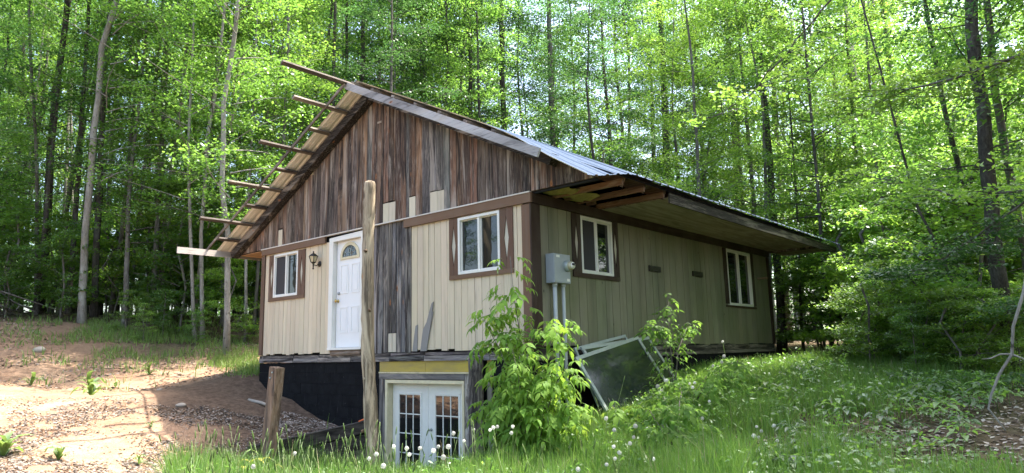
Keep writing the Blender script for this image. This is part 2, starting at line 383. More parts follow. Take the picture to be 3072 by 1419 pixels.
FF = np.stack([ii[:-1, :-1], ii[:-1, 1:], ii[1:, 1:], ii[1:, :-1]], -1).reshape(-1, 4)

def groundm():
    m, nt, out = mat('forest_soil')
    tc = coords(nt, (1, 1, 1), False)
    at = N(nt, 'ShaderNodeAttribute', attribute_name='dirt')
    n1 = noise(nt, tc, 1.1, 6, .62); n2 = noise(nt, tc, 9, 6, .7); n3 = noise(nt, tc, 45, 4, .7)
    dirt = ramp(nt, n1, [(.3, (.25, .15, .095)), (.5, (.34, .22, .14)), (.7, (.42, .30, .205))])
    dirt = mix(nt, ramp(nt, n2, [(.35, g3(.55)), (.55, g3(0))]), dirt, (.20, .115, .07))
    dirt = mix(nt, ramp(nt, n3, [(.62, g3(0)), (.72, g3(.5))]), dirt, (.50, .43, .37))
    da = N(nt, 'ShaderNodeAttribute', attribute_name='painted_shade')
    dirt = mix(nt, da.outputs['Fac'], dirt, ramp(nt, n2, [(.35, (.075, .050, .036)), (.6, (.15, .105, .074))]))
    soil = ramp(nt, n2, [(.3, (.055, .038, .025)), (.5, (.12, .085, .055)), (.7, (.21, .16, .115))])
    soil = mix(nt, ramp(nt, n1, [(.45, g3(0)), (.65, g3(.6))]), soil, (.05, .07, .02))
    c = mix(nt, at.outputs['Fac'], soil, dirt)
    h = N(nt, 'ShaderNodeMath', operation='ADD'); L(nt, n2, h.inputs[0]); L(nt, n3, h.inputs[1])
    bsdf(nt, out, c, .95, bump(nt, h.outputs[0], .6, .05), .1); return m
me = bigmesh('ground', np.stack([GX, GY, GZ], -1).reshape(-1, 3), FF, groundm(), True)
at = me.attributes.new('dirt', 'FLOAT', 'POINT'); at.data.foreach_set('value', dirtmask(GX, GY).ravel().astype(np.float32))
at = me.attributes.new('painted_shade', 'FLOAT', 'POINT'); at.data.foreach_set('value', painted_shade(GX, GY).ravel().astype(np.float32))
tag(link('ground', me), 'reddish dirt clearing running into brown forest floor', None, None, 'structure')

# ------------------------------------------------------------------ the cabin
W_, Ln, HT = 7.6, 9.3, 2.265
house = empty('cabin', (-3.8, 4.6, -1.0))
tag(house, 'unfinished wooden cabin with metal gable roof on a black block basement', 'cabin')
BEIGE = (.60, .505, .36); MOSS = (.22, .205, .14); BROWN = (.115, .062, .038); BROWN2 = (.15, .085, .05); GREYW = (.20, .185, .175)
def jc(c, a=.12): f = 1 + R.uniform(-a, a); return tuple(min(1, x * f * (1 + R.uniform(-a * .25, a * .25))) for x in c)

# inner sheathing shell (solid dark core behind the boards)
core = [(-7.5, 9.2)]
def shell():
    vs = [(-7.52, .16, -.18), (-.05, .16, -.18), (-.05, 9.25, -.18), (-7.52, 9.25, -.18), (-7.52, .16, 2.2), (-.05, .16, 2.2), (-.03, 9.25, 2.2), (-7.52, 9.25, 2.2)]
    fs = [(0, 3, 2, 1), (0, 1, 5, 4), (1, 2, 6, 5), (2, 3, 7, 6), (3, 0, 4, 7), (4, 5, 6, 7)]
    return vs, fs
me = mesh('sheathing', *shell(), M['mortar']); link('sheathing', me, house)

# gable wall and its planks
gab = link('gable_wall', mesh('gable_wall', [(-8.6, .04, 2.25), (1.2, .04, 2.25), (-3.72, .04, 4.68), (-8.6, .10, 2.25), (1.2, .10, 2.25), (-3.72, .10, 4.68)], [(0, 1, 2), (5, 4, 3), (0, 3, 4, 1), (1, 4, 5, 2), (2, 5, 3, 0)], M['mortar']), house)
def rake(x): return 4.80 - .508 * abs(x + 3.72)
patches = [(-3.455, -3.10, 2.64), (-2.725, -2.56, 2.64), (-2.182, -1.84, 2.635), (-7.01, -6.85, 2.63)]
x = -8.66
while x < 1.24:
    w = R.uniform(.135, .175)
    x1 = min(x + w, 1.26)
    for p0, p1, pz in patches:      # plank edges meet the patch edges
        if x < p0 < x1 - .02: x1 = p0
        elif x < p1 < x1 - .02: x1 = p1
    inp = [p for p in patches if p[0] - .01 <= (x + x1) / 2 <= p[1] + .01]
    zb = (inp[0][2] + R.uniform(.0, .03)) if inp else HT + .015
    a, b = x + .004, x1 - .004
    za, zbb = rake(a), rake(b)
    if min(za, zbb) > zb + .02 or max(za, zbb) > zb + .03:
        poly = [(a, zb), (b, zb), (b, max(zbb, zb + .004))]
        if a < -3.72 < b: poly.append((-3.72, rake(-3.72)))
        poly.append((a, max(za, zb + .004)))
        dd = R.uniform(.0, .008)
        o = prism('plank', 'g', poly, -.03, .004 + dd, M['wood_v'], gab)
        t = (x + 3.72)
        if -4.2 < x < -1.6: c = (.22, .125, .075) if R.random() < .4 else (.19, .175, .165)
        elif x < -4.2: c = (.21, .13, .085) if R.random() < .6 else (.15, .115, .09)
        else: c = (.185, .10, .062) if R.random() < .6 else (.15, .105, .08)
        f_ = R.choice((.45, .7, .85, 1, 1.1, 1.35)); c = tuple(v * f_ for v in c)
        col4(o, jc(c, .2), R.uniform(.45, 1))
    x = x1
for p0, p1, pz in patches:
    k = 2 if p1 - p0 > .3 else 1
    for i in range(k):
        a = p0 + (p1 - p0) * i / k; b = p0 + (p1 - p0) * (i + 1) / k
        col4(tag(wbox('patch_board', 'g', a + .003, b - .003, 2.28, pz - .006 * i, -.03, .005, M['paint_v'], gab), 'new beige patch board'), jc((.55, .49, .37), .05))
col4(tag(wbox('patch_board', 'g', -5.85, -5.72, 3.62, 3.76, .0, .012, M['paint_v'], gab), 'small beige scrap nailed under the rake'), (.52, .44, .30))
col4(tag(wbox('weathered_strip', 'g', -3.62, -3.5, 4.2, 4.235, .012, .02, M['wood_v'], gab)), (.35, .3, .24), .2)

# lower front wall: beige boards, bare boards, openings
_q = []
for a_, b_, c_, d_ in ((-7.58, -5.06, 0, 2.25), (-3.985, -.02, 0, 2.25), (-5.06, -3.985, 2.2, 2.25)):
    v_ = [wp('g', u, v, -.05) for u, v in ((a_, c_), (b_, c_), (b_, d_), (a_, d_))] + [wp('g', u, v, -.03) for u, v in ((a_, c_), (b_, c_), (b_, d_), (a_, d_))]
    _q.append((v_, BOXF))
fw = link('front_wall', mesh('front_wall', *join_arr(_q), M['mortar']), house)
holes = [(-7.12, -6.17, 1.17, 2.10), (-1.515, -.59, 1.155, 2.10), (-5.02, -4.02, -.1, 2.3)]
def planks_g(x0, x1, z0, z1, w0, w1, m, c, alpha=1.0, jit=.1, names='plank'):
    x = x0
    while x < x1 - .01:
        w = R.uniform(w0, w1); xe = x + w
        if xe > x1 - w0 * .5: xe = x1
        segs = [(z0 + R.uniform(-.03, .012), z1)]
        for h0, h1, hz0, hz1 in holes:
            if xe > h0 + .01 and x < h1 - .01:
                ns = []
                for a, b in segs:
                    if hz0 > a: ns.append((a, min(b, hz0)))
                    if hz1 < b: ns.append((max(a, hz1), b))
                segs = ns
        for a, b in segs:
            if b - a > .02:
                col4(wbox(names, 'g', x + .0045, xe - .0045, a, b, -.03, R.uniform(.0, .005), m, fw), jc(c, jit), alpha)
        x = xe
planks_g(-7.48, -5.02, .0, 2.14, .13, .17, M['paint_v'], BEIGE, 1, .07)
planks_g(-2.66, -.16, .0, 2.14, .13, .17, M['paint_v'], BEIGE, 1, .07)
xb = -4.0
while xb < -2.68:
    w = R.uniform(.10, .17); xe = min(xb + w, -2.665)
    if xe > -2.72: xe = -2.665
    zlow = -.03 + R.uniform(-.01, .02)
    if abs((xb + xe) / 2 + 3.15) < .075: zlow = .31
    o = wbox('plank', 'g', xb + .006, xe - .006, zlow, 2.25, -.03, R.uniform(.0, .02), M['wood_v'], fw)
    col4(o, jc((.15, .145, .15) if R.random() < .7 else (.22, .20, .18), .2), R.uniform(.5, 1))
    if zlow > .2: col4(tag(wbox('patch_board', 'g', xb + .006, xe - .006, -.02, .30, -.03, .004, M['paint_v'], fw), 'short beige patch board'), (.52, .47, .37))
    xb = xe
# splintered remains on the right beige wall
for si_, (a, b, c, h, lean) in enumerate([(-2.62, -2.5, -2.52, .42, .03), (-2.42, -2.27, -2.2, .62, .10), (-2.33, -2.26, -2.17, .78, .08)]):
    o = prism('splintered_board', 'g', [(a, -.02), (b, -.02), (c + lean, h), (c + lean - .05, h * .96), (a + .03 + lean * .4, h * .55)], .0065 + si_ * .003, .018 + si_ * .004, M['paint_v'], fw)
    col4(o, (.23, .22, .21), .3)

# side wall planks
swall = wbox('side_wall', 's', .02, 9.28, .0, 2.25, -.05, -.03, M['mortar'], house)
sh = [(1.22, 2.17, 1.13, 2.1), (6.79, 8.15, .82, 2.1)]
y = .2
while y < 9.18:
    w = R.uniform(.19, .32); ye = y + w
    if ye > 9.05: ye = 9.2
    segs = [(.0 + R.uniform(-.015, .012), 2.14)]
    for h0, h1, a0, a1 in sh:
        if ye > h0 + .02 and y < h1 - .02:
            segs = [(segs[0][0], a0), (a1, 2.14)]
    for a, b in segs:
        if b - a > .02: col4(wbox('plank', 's', y + .006, ye - .006, a, b, -.03, R.uniform(0, .004), M['mossy_v'], swall), jc(MOSS, .10))
    y = ye

bg_ = link('rear_gable', mesh('rear_gable', [(-8.7, 9.27, 2.2), (1.25, 9.27, 2.2), (-3.72, 9.27, 4.8), (-8.7, 9.33, 2.2), (1.25, 9.33, 2.2), (-3.72, 9.33, 4.8)], [(0, 2, 1), (5, 3, 4), (0, 1, 4, 3), (1, 2, 5, 4), (2, 0, 3, 5)], M['wood_v']), house); col4(bg_, (.14, .10, .08))
col4(box('rear_wall', -7.6, 0, 9.27, 9.32, -.18, 2.2, M['paint_v'], house), BEIGE)
col4(box('left_wall', -7.6, -7.53, .0, 9.27, -.18, 2.2, M['paint_v'], house), BEIGE)
# corner boards, bands, flashing
def trim(S, u0, u1, v0, v1, d0, d1, c=BROWN, nm='trim_board', al=None, lab=None):
    m = M['stain_v'] if (v1 - v0) > (u1 - u0) else (M['stain_x'] if S == 'g' else M['stain_y'])
    if S == 's': c = tuple(v * .27 for v in c)  # side wall trim darkened: its shade is put into the colour
    o = col4(wbox(nm, S, u0, u1, v0, v1, d0, d1, m, house), jc(c, .08))
    if lab: o['label'] = lab
    return o
trim('g', -7.62, -7.49, -.02, 2.115, -.02, .028, BROWN, 'corner_board')
trim('g', -.155, .0, -.02, 2.095, -.02, .028, BROWN2, 'corner_board')
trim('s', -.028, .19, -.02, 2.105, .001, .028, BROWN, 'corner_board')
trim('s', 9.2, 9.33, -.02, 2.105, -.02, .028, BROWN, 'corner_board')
trim('g', -7.6, -5.2, 2.13, 2.255, .006, .05, BROWN2, 'header_board')
trim('g', -2.82, .045, 2.11, 2.255, .006, .05, BROWN2, 'header_board')
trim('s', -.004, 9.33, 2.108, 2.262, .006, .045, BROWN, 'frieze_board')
col4(wbox('drip_strip', 'g', -7.62, .03, 2.256, 2.276, .0, .06, M['paint_v'], house), (.62, .58, .52))

# windows
def window(S, u0, u1, v0, v1, lt, rt, bt, screen_left=True, diamonds=True, lab=None):
    f = .042
    n = (v0, v1)
    poly = [(u0, v0), (u1, v0), (u1, v1), (u0, v1)]
    # frame: four bars in one mesh
    parts = []
    def bar(a0, a1, b0, b1, d0, d1):
        p = [(a0, b0), (a1, b0), (a1, b1), (a0, b1)]
        vs = [wp(S, u, v, d0) for u, v in p] + [wp(S, u, v, d1) for u, v in p]
        parts.append((vs, [(3, 2, 1, 0), (4, 5, 6, 7), (0, 1, 5, 4), (1, 2, 6, 5), (2, 3, 7, 6), (3, 0, 4, 7)]))
    bar(u0, u0 + f, v0, v1, -.05, .03); bar(u1 - f, u1, v0, v1, -.05, .03); bar(u0 + f, u1 - f, v0, v0 + f, -.05, .0295); bar(u0 + f, u1 - f, v1 - f, v1, -.05, .0295)
    w = link('window', mesh('window', *join_arr(parts), M['white']), house)
    if lab: w['label'] = lab
    mid = (u0 + u1) / 2
    wbox('mullion', S, mid - .022, mid + .022, v0 + f, v1 - f, -.04, .018, M['white'], w)
    a = (u0 + f, mid - .022); b = (mid + .022, u1 - f)
    for (p, q), scr in ((a, screen_left), (b, False)):
        s = .016; parts = []
        bar(p, p + s, v0 + f, v1 - f, -.04, .006 if scr else -.01); bar(q - s, q, v0 + f, v1 - f, -.04, .006 if scr else -.01)
        bar(p + s, q - s, v0 + f, v0 + f + s, -.04, .005 if scr else -.011); bar(p + s, q - s, v1 - f - s, v1 - f, -.04, .005 if scr else -.011)
        link('sash', mesh('sash', *join_arr(parts), M['white']), w)
        wbox('insect_screen' if scr else 'pane', S, p + s, q - s, v0 + f + s, v1 - f - s, -.036, -.028 if not scr else -.006, M['screen'] if scr else M['glass'], w)
    # surround with lozenge cut-outs
    top = 2.10
    for (e0, e1) in ((lt, u0 - .004), (u1 + .004, rt)):
        if e1 - e0 < .1:
            trim(S, e0, e1, bt + (.002), top, .006, .026, BROWN, 'window_trim'); continue
        c = (e0 + e1) / 2; hw = min(.05, (e1 - e0) * .28) if diamonds else 0
        zm = (bt + .08 + top) / 2; hh = .34
        for sg, e in ((-1, e0), (1, e1)):
            pl = [(e, bt + .07), (c + sg * .002, bt + .07), (c + sg * .002, zm - hh), (c + sg * hw, zm), (c + sg * .002, zm + hh), (c + sg * .002, top), (e, top)]
            if sg > 0: pl = pl[::-1]
            o = prism('shutter_board', S, pl[::-1], .007, .026, M['stain_v'], house); col4(o, jc(BROWN if S == 'g' else tuple(v * .27 for v in BROWN), .12))  # side boards carry the same shade in their colour
            me = o.data; me.validate()
        if hw:
            o = prism('lozenge', S, [(c, zm - hh - .02), (c + hw + .01, zm), (c, zm + hh + .02), (c - hw - .01, zm)], .0055, .010, M['paint_v'], house); col4(o, (.52, .48, .38))
    trim(S, lt, rt, bt, bt + .068 if diamonds else v0 - .004, .006, .030, BROWN2, 'window_sill')
window('g', -7.106, -6.178, 1.182, 2.096, -7.30, -5.925, 1.108, True, lab='sliding window left of the front door')
window('g', -1.502, -.599, 1.17, 2.088, -1.708, -.335, 1.098, False, lab='sliding window right of the log post')
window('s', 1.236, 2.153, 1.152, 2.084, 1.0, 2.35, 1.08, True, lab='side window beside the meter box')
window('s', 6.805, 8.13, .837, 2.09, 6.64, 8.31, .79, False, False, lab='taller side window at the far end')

# front door
dj = link('door_casing', mesh('door_casing', *join_arr([]) if False else ([wp('g', *p) for p in
     [(-5.06, .05, .035), (-4.93, .05, .035), (-4.93, 2.12, .035), (-4.06, 2.12, .035), (-4.06, .05, .035), (-3.985, .05, .035), (-3.985, 2.225, .035), (-5.06, 2.2, .035),
      (-5.06, .05, -.12), (-4.93, .05, -.12), (-4.93, 2.12, -.12), (-4.06, 2.12, -.12), (-4.06, .05, -.12), (-3.985, .05, -.12), (-3.985, 2.225, -.12), (-5.06, 2.2, -.12)]],
     [(0, 1, 2, 7), (7, 2, 3, 6), (3, 4, 5, 6), (1, 9, 10, 2), (2, 10, 11, 3), (3, 11, 12, 4), (0, 7, 15, 8), (7, 6, 14, 15), (6, 5, 13, 14)]), M['white']), house)
door = wbox('front_door', 'g', -4.915, -4.075, .09, 2.115, -.10, -.055, M['doorwhite'], house); door['label'] = 'white panelled front door with fan light'
wbox('threshold', 'g', -5.04, -4.0, .045, .085, -.1, .06, M['white'], house)
o = wbox('door_step_board', 'g', -4.97, -4.05, -.055, .04, -.02, .035, M['wood_x'], house); col4(o, (.27, .17, .10), .7)
DX = -.052   # the slab sits 5.5 cm inside: shift what was measured on the wall plane
def ring(pts_o, pts_i, d0, d1):
    n = len(pts_o); vs = [wp('g', u, v, d0) for u, v in pts_o] + [wp('g', u, v, d1) for u, v in pts_o] + [wp('g', u, v, d1) for u, v in pts_i] + [wp('g', u, v, d0) for u, v in pts_i]
    fs = []
    for i in range(n):
        j = (i + 1) % n
        fs += [(i, j, n + j, n + i), (n + i, n + j, 2 * n + j, 2 * n + i), (2 * n + i, 2 * n + j, 3 * n + j, 3 * n + i)]
    return vs, fs
def rect(a, b, c, d): return [(a, c), (b, c), (b, d), (a, d)]
for (a, b, c, d) in [(-4.79, -4.54, 1.10, 1.66), (-4.45, -4.20, 1.10, 1.66), (-4.79, -4.54, .36, .85), (-4.45, -4.20, .36, .85), (-4.79, -4.54, .17, .27), (-4.45, -4.20, .17, .27)]:
    if d < .3: continue
    link('raised_moulding', mesh('raised_moulding', *ring(rect(a, b, c, d), rect(a + .022, b - .022, c + .022, d - .022), -.055, -.046), M['doorwhite']), door)
    wbox('door_panel', 'g', a + .05, b - .05, c + .05, d - .05, -.06, -.049, M['doorwhite'], door)
cx, cz = -4.50, 1.80
arc = lambda r, n=14: [(cx + r * math.cos(math.pi * i / n), cz + r * .92 * math.sin(math.pi * i / n)) for i in range(n + 1)]
ao = [(cx + .30, cz - .045)] + arc(.30) + [(cx - .30, cz - .045)]; ai = [(cx + .235, cz)] + arc(.235) + [(cx - .235, cz)]
link('fan_light_frame', mesh('fan_light_frame', *ring(ao, ai, -.055, -.035), M['cream']), door)
prism('fan_light_glass', 'g', arc(.236)[::-1], -.06, -.05, M['glass'], door)
parts = []
for k in range(1, 5):
    a = math.pi * k / 5; parts.append(tube_arr([wp('g', cx + .05 * math.cos(a), cz + .05 * math.sin(a), -.046), wp('g', cx + .22 * math.cos(a), cz + .2 * math.sin(a), -.046)], [.0045, .0045], 4))
for s in (-1, 1):
    parts.append(tube_arr([wp('g', cx + s * (.10 + .07 * math.cos(t)), cz + .01 + .08 * math.sin(t), -.045) for t in np.linspace(0, math.pi, 8)], [.005] * 8, 4))
parts.append(tube_arr([wp('g', cx + .035 * math.cos(t), cz + .11 + .05 * math.sin(t), -.044) for t in np.linspace(0, 2 * math.pi, 10)], [.008] * 10, 4))
link('fan_light_tracery', mesh('fan_light_tracery', *join_arr(parts), M['alu']), door)
def lathe(name, axis_o, prof, m, parent, S='g', k=12):
    vs, fs = [], []
    u0, v0 = axis_o
    for (r, d) in prof:
        for j in range(k):
            a = 2 * math.pi * j / k; vs.append(wp(S, u0 + r * math.cos(a), v0 + r * math.sin(a), d))
    n = len(prof)
    for i in range(n - 1):
        for j in range(k): fs.append((i * k + j, i * k + (j + 1) % k, (i + 1) * k + (j + 1) % k, (i + 1) * k + j))
    fs.append(tuple(range((n - 1) * k, n * k))); return link(name, mesh(name, vs, fs, m, True), parent)
lathe('door_knob', (-4.855, .97), [(.033, -.055), (.033, -.047), (.012, -.04), (.012, -.015), (.03, -.005), (.032, .012), (.018, .022)], M['brass'], door)
lathe('dead_bolt', (-4.83, 1.115), [(.030, -.055), (.030, -.035), (.02, -.02)], M['greysteel'], door)

# sill planks and rim
x = -7.6
while x < -.02:
    xe = min(x + R.uniform(.8, 1.6), 0)
    if 0 < -xe < .5: xe = 0
    col4(wbox('sill_plank', 'g', x, xe - .006, -.098, -.035 + R.uniform(-.012, .0), -.06, R.uniform(-.012, .006), M['rotten'], house), jc((.12, .105, .10), .3), 1)
    col4(wbox('sill_plank', 'g', x + R.uniform(0, .04), xe - .006, -.178, -.10, -.06, R.uniform(.016, .03), M['rotten'], house), jc((.24, .22, .205), .2), .5)
    x = xe
y = .0
while y < 9.3:
    ye = min(y + R.uniform(1.5, 2.6), 9.3)
    if 9.3 - ye < .5: ye = 9.3
    col4(wbox('sill_plank', 's', y + .004, ye - .006, -.13, -.02, -.06, R.uniform(-.01, .004), M['rotten_y'], house), jc((.07, .06, .055), .2), .9)
    col4(wbox('sill_plank', 's', y + .004, ye - .006, -.195, -.135, -.06, .022, M['rotten_y'], house), jc((.16, .145, .13), .15), .5)
    y = ye

# block basement
fnd = box('foundation', -7.54, -.06, .24, 9.26, -2.6, -.19, M['mortar'], house)
# the french-door bay is cut by a recess board placed in front of the core
row = 0; z = -.182
bm_shared = {}
while z > -2.5:
    for (S, u0, u1) in (('g', -7.6, -3.53), ('g', -.9, 0), ('s', .2, 9.3)):
        u = u0 - (.2 if row % 2 else 0)
        while u < u1 - .01:
            a, b = max(u, u0), min(u + .4, u1)
            u += .4
            if b - a < .06: continue
            wx, wy = ((a + b) / 2, -.1) if S == 'g' else (.1, (a + b) / 2)
            if gz(wx, wy) - .15 > z or gz(wx, wy) < -2.6: continue
            wbox('block', S, a + .0018, b - .0018, z - .1982, z - .0018, -.22 if S == 'g' else -.05, R.uniform(-.002, .003) - .004, M['block'], fnd)
    z -= .2; row += 1
box('corner_block', -.0035, -.0005, .0, .2, -2.2, -.182, M['block'], fnd)
# yellow board bay, header and french doors
bay = wbox('bay_back_board', 'g', -3.52, -.9, -2.6, -.18, -.2, -.18, M['mortar'], house)
wbox('yellow_panel', 'g', -3.51, -2.32, -.355, -.182, -.04, .0, M['yellow'], house)
wbox('yellow_panel', 'g', -2.313, -1.21, -.355, -.182, -.04, .001, M['yellow'], house)
wbox('yellow_panel', 'g', -.925, -.83, -.355, -.182, -.04, .0, M['yellow'], house)
col4(wbox('cream_strip', 'g', -3.51, -1.21, -.382, -.358, -.04, .02, M['paint_v'], house), (.60, .52, .33))
col4(wbox('header_board', 'g', -3.51, -1.40, -.475, -.385, -.04, .012, M['wood_x'], house), (.25, .23, .22), .4)
col4(wbox('stud', 'g', -3.51, -3.42, -2.5, -.478, -.04, .006, M['wood_v'], house), (.16, .15, .145), .6)
col4(wbox('stud', 'g', -3.415, -3.335, -2.5, -.478, -.04, .002, M['wood_v'], house), (.24, .22, .20), .5)
wbox('strand_board', 'g', -1.41, -1.155, -2.5, -.385, -.04, .004, M['osb'], house)
col4(wbox('stud', 'g', -.93, -.83, -2.5, -.36, -.04, .004, M['wood_v'], house), (.34, .31, .25), .2)
fr = link('french_door_frame', mesh('french_door_frame', *join_arr([ring([(-3.33, -2.5), (-1.412, -2.5), (-1.412, -.49), (-3.33, -.49)], [(-3.27, -2.5), (-1.455, -2.5), (-1.455, -.545), (-3.27, -.545)], -.12, .02)]), M['cream']), house)
for side, (a, b) in enumerate(((-3.262, -2.362), (-2.355, -1.462))):
    leaf = wbox('french_door', 'g', a, b, -2.5, -.555, -.145, -.10, M['white'], house); leaf['label'] = ['left leaf of the french doors', 'right leaf of the french doors'][side]
    g0, g1 = a + .18, b - .185; zt = -.735
    link('glass_moulding', mesh('glass_moulding', *ring(rect(g0 - .035, g1 + .035, -2.35, zt + .035), rect(g0, g1, -2.32, zt), -.10, -.088), M['white']), leaf)
    colw = (g1 - g0) / 3
    for i in range(3):
        for j in range(5):
            wbox('pane', 'g', g0 + i * colw + .009, g0 + (i + 1) * colw - .009, zt - (j + 1) * .318 + .008, zt - j * .318 - .008, -.10, -.0965, M['doorglass'], leaf)
    for i in (1, 2): wbox('muntin', 'g', g0 + i * colw - .009, g0 + i * colw + .009, -2.32, zt, -.10, -.09, M['white'], leaf)
    for j in range(1, 5): wbox('muntin', 'g', g0, g1, zt - j * .318 - .008, zt - j * .318 + .008, -.10, -.0905, M['white'], leaf)
lathe('door_lever', (-2.28, -1.28), [(.025, -.10), (.025, -.09), (.012, -.08), (.014, -.05), (.02, -.045)], M['alu'], leaf)

# roof
roof = empty('roof', (-3.72, 4.5, 4.9)); roof.parent = house; roof.matrix_parent_inverse = Matrix.Translation(-house.location)
roof.location = (-3.72, 4.5, 4.9)
def rz(x): return 4.93 - .5 * abs(x + 3.72)
RXL, RXR = -9.02, 1.395
def sheet(y0, y1, side, droop=False):
    prof = []; y = y0; k = 0
    pitch = (y1 - y0) / 4
    for i in range(4):
        b = y0 + i * pitch
        prof += [(b, 0), (b + .28 * pitch, 0.0), (b + .36 * pitch, -.007), (b + .64 * pitch, -.007), (b + .72 * pitch, 0)] if False else [(b, .018), (b + .13 * pitch, .018), (b + .24 * pitch, 0), (b + .52 * pitch, 0), (b + .56 * pitch, .005), (b + .62 * pitch, 0), (b + .88 * pitch, 0)]
    prof.append((y1, .018))
    xs = np.linspace(-3.72, RXL if side < 0 else RXR, 9)
    vs = []
    for xx in xs:
        for (yy, dz) in prof:
            z = rz(xx) + .02 + dz; x2 = xx
            if droop and xx > -.2:
                f = sstep(-.4, 1.4, xx) ; g = sstep(.75, -.45, yy)
                z -= .17 * float(f) * float(g); x2 -= .10 * float(f) * float(g)
            vs.append((x2, yy, z))
    n = len(prof); fs = []
    for i in range(len(xs) - 1):
        for j in range(n - 1):
            q = (i * n + j, (i + 1) * n + j, (i + 1) * n + j + 1, i * n + j + 1)
            fs.append(q if side > 0 else q[::-1])
    return link('roof_sheet', mesh('roof_sheet', vs, fs, M['sheet']), roof, False)
def rparent(o):
    o.matrix_parent_inverse = Matrix.Translation(-Vector((-3.72, 4.5, 4.9))); return o
ys = [-.43]
while ys[-1] < 9.8: ys.append(ys[-1] + .92)
for i in range(len(ys) - 1):
    rparent(sheet(ys[i] + .002, ys[i + 1] + .012, -1)); rparent(sheet(ys[i] + .002, ys[i + 1] + .012, 1, i < 2))
YE = ys[-1] - .05
# purlins: five of them run far past the gable
ends = {0: -1.92, 1: -1.325, 3: -1.32, 5: -1.33, 7: -1.34}
for k in range(0, 9):
    px = -3.80 - .576 * k if k else -3.78
    ye = ends.get(k, -.66)
    z = rz(px) - .03
    o = beam('purlin', (px, ye, z), (px, YE, z), .085, .04, M['wood_y'], roof, up=(-.447, 0, .894)); rparent(o)
    col4(o, jc((.135, .113, .094), .12), .2)
for k in range(0, 9):
    px = -3.66 + .576 * k; ys0 = -.56 if k < 7 else .45
    z = rz(px) - .03
    o = beam('purlin', (px, ys0, z), (px, YE, z), .085, .04, M['wood_y'], roof, up=(.447, 0, .894)); rparent(o); col4(o, jc((.22, .18, .15), .12), .4)
# eave fascia boards
o = beam('fascia_board', (-8.86, -1.33, 2.29), (-8.86, YE, 2.29), .03, .14, M['wood_y'], roof); rparent(o); col4(o, (.52, .47, .42), .12); o['label'] = 'whitewashed fascia board running past the gable'
o = beam('fascia_board', (1.29, 1.86, 2.255), (1.29, YE, 2.255), .03, .16, M['wood_y'], roof); rparent(o); col4(o, (.06, .052, .045), .6)
# barge boards
o = beam('barge_board', (-3.80, -.60, 4.835), (.67, -.60, 4.835 - .498 * 4.47), .035, .13, M['wood_x'], roof); rparent(o); col4(o, (.44, .43, .43), .12); o['label'] = 'grey weathered barge board on the right rake'
o = beam('barge_lath', (-3.76, -.66, 4.84), (-9.0, -.66, 4.84 - .483 * 5.24), .022, .058, M['wood_x'], roof); rparent(o); col4(o, (.21, .165, .12), .3)
# fly rafters against the gable, both rakes, near-black, and brown rafters behind
for s in (-1, 1):
    xe = -8.72 if s < 0 else 1.24
    for yy, hh in ((-.10, .17), (.6, .14), (1.2, .14), (1.8, .14), (3.0, .14), (5, .14), (7, .14), (9.2, .14)):
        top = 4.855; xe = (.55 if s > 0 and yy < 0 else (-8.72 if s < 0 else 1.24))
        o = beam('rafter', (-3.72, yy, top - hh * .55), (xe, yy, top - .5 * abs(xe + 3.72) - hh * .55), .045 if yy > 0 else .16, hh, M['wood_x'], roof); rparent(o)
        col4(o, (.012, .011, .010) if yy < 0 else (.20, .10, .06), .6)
# roof decking felt (dark underside seen between the lookouts)
for s in (-1, 1):
    xe = -8.9 if s < 0 else 1.33
    vs = [(-3.72, .15, 4.87), (xe, .15, 4.87 - .5 * abs(xe + 3.72)), (xe, YE, 4.87 - .5 * abs(xe + 3.72)), (-3.72, YE, 4.87)]
    vs2 = [(a, b, c - .006) for a, b, c in vs]
    o = link('roof_felt', mesh('roof_felt', vs + vs2, BOXF, M['mortar']), roof, False); rparent(o)
# eave soffits
o = box('soffit', 0.0, 1.275, 1.86, YE - .05, 2.195, 2.205, M['ply'], house); col4(o, (.36, .30, .225)); o['label'] = 'stained plywood soffit over the side wall'
o.data.transform(Matrix.Translation((0, 0, .062)))
o = box('soffit', -8.66, -7.62, .0, YE - .05, 2.245, 2.255, M['ply'], house); col4(o, (.42, .24, .11)); o['label'] = 'bare plywood soffit over the left wall, orange light in its colour'  # orange light falling on the plywood is put into its colour
box('ceiling_liner', -7.55, -.02, .1, 9.25, 2.262, 2.27, M['mortar'], house)
for yy in (.57, 1.17, 1.77):
    o = beam('lookout', (.0, yy, 2.30), (1.25, yy, 2.30), .04, .088, M['wood_x'], house); col4(o, (.30, .155, .09), .25)
    o = beam('rafter_tail_block', (.0, yy + .3, 2.33), (.18, yy + .3, 2.33), .04, .12, M['wood_x'], house); col4(o, (.22, .11, .06), .3)
# sagging yellow insulation
vs, fs = [], []
for i in range(13):
    for j in range(7):
        vs.append((.02 + j * .085 + R.uniform(-.02, .02), .05 + i * .085, 2.30 - .045 * math.sin(j / 6 * 3.1) * R.uniform(.3, 1.2) + R.uniform(-.02, .02)))
for i in range(12):
    for j in range(6): a = i * 7 + j; fs.append((a, a + 1, a + 8, a + 7))
link('insulation', mesh('insulation', vs, fs, M['insul'], True), house)
# small vents on the side wall and a stub by the far window
for (a, b, c, d) in ((3.37, 3.79, 1.335, 1.44), (5.12, 5.56, 1.36, 1.465)):
    v = wbox('wall_vent', 's', a, b, c, d, .0, .03, M['blackiron'], house)
    for i in range(3): wbox('slat', 's', a + .02, b - .02, c + .015 + i * .03, c + .03 + i * .03, .03, .038, M['blackiron'], v)
o = beam('wooden_bracket', (.0, 8.55, 1.53), (.22, 8.62, 1.53), .05, .05, M['wood_x'], house); col4(o, (.3, .2, .12), .3)

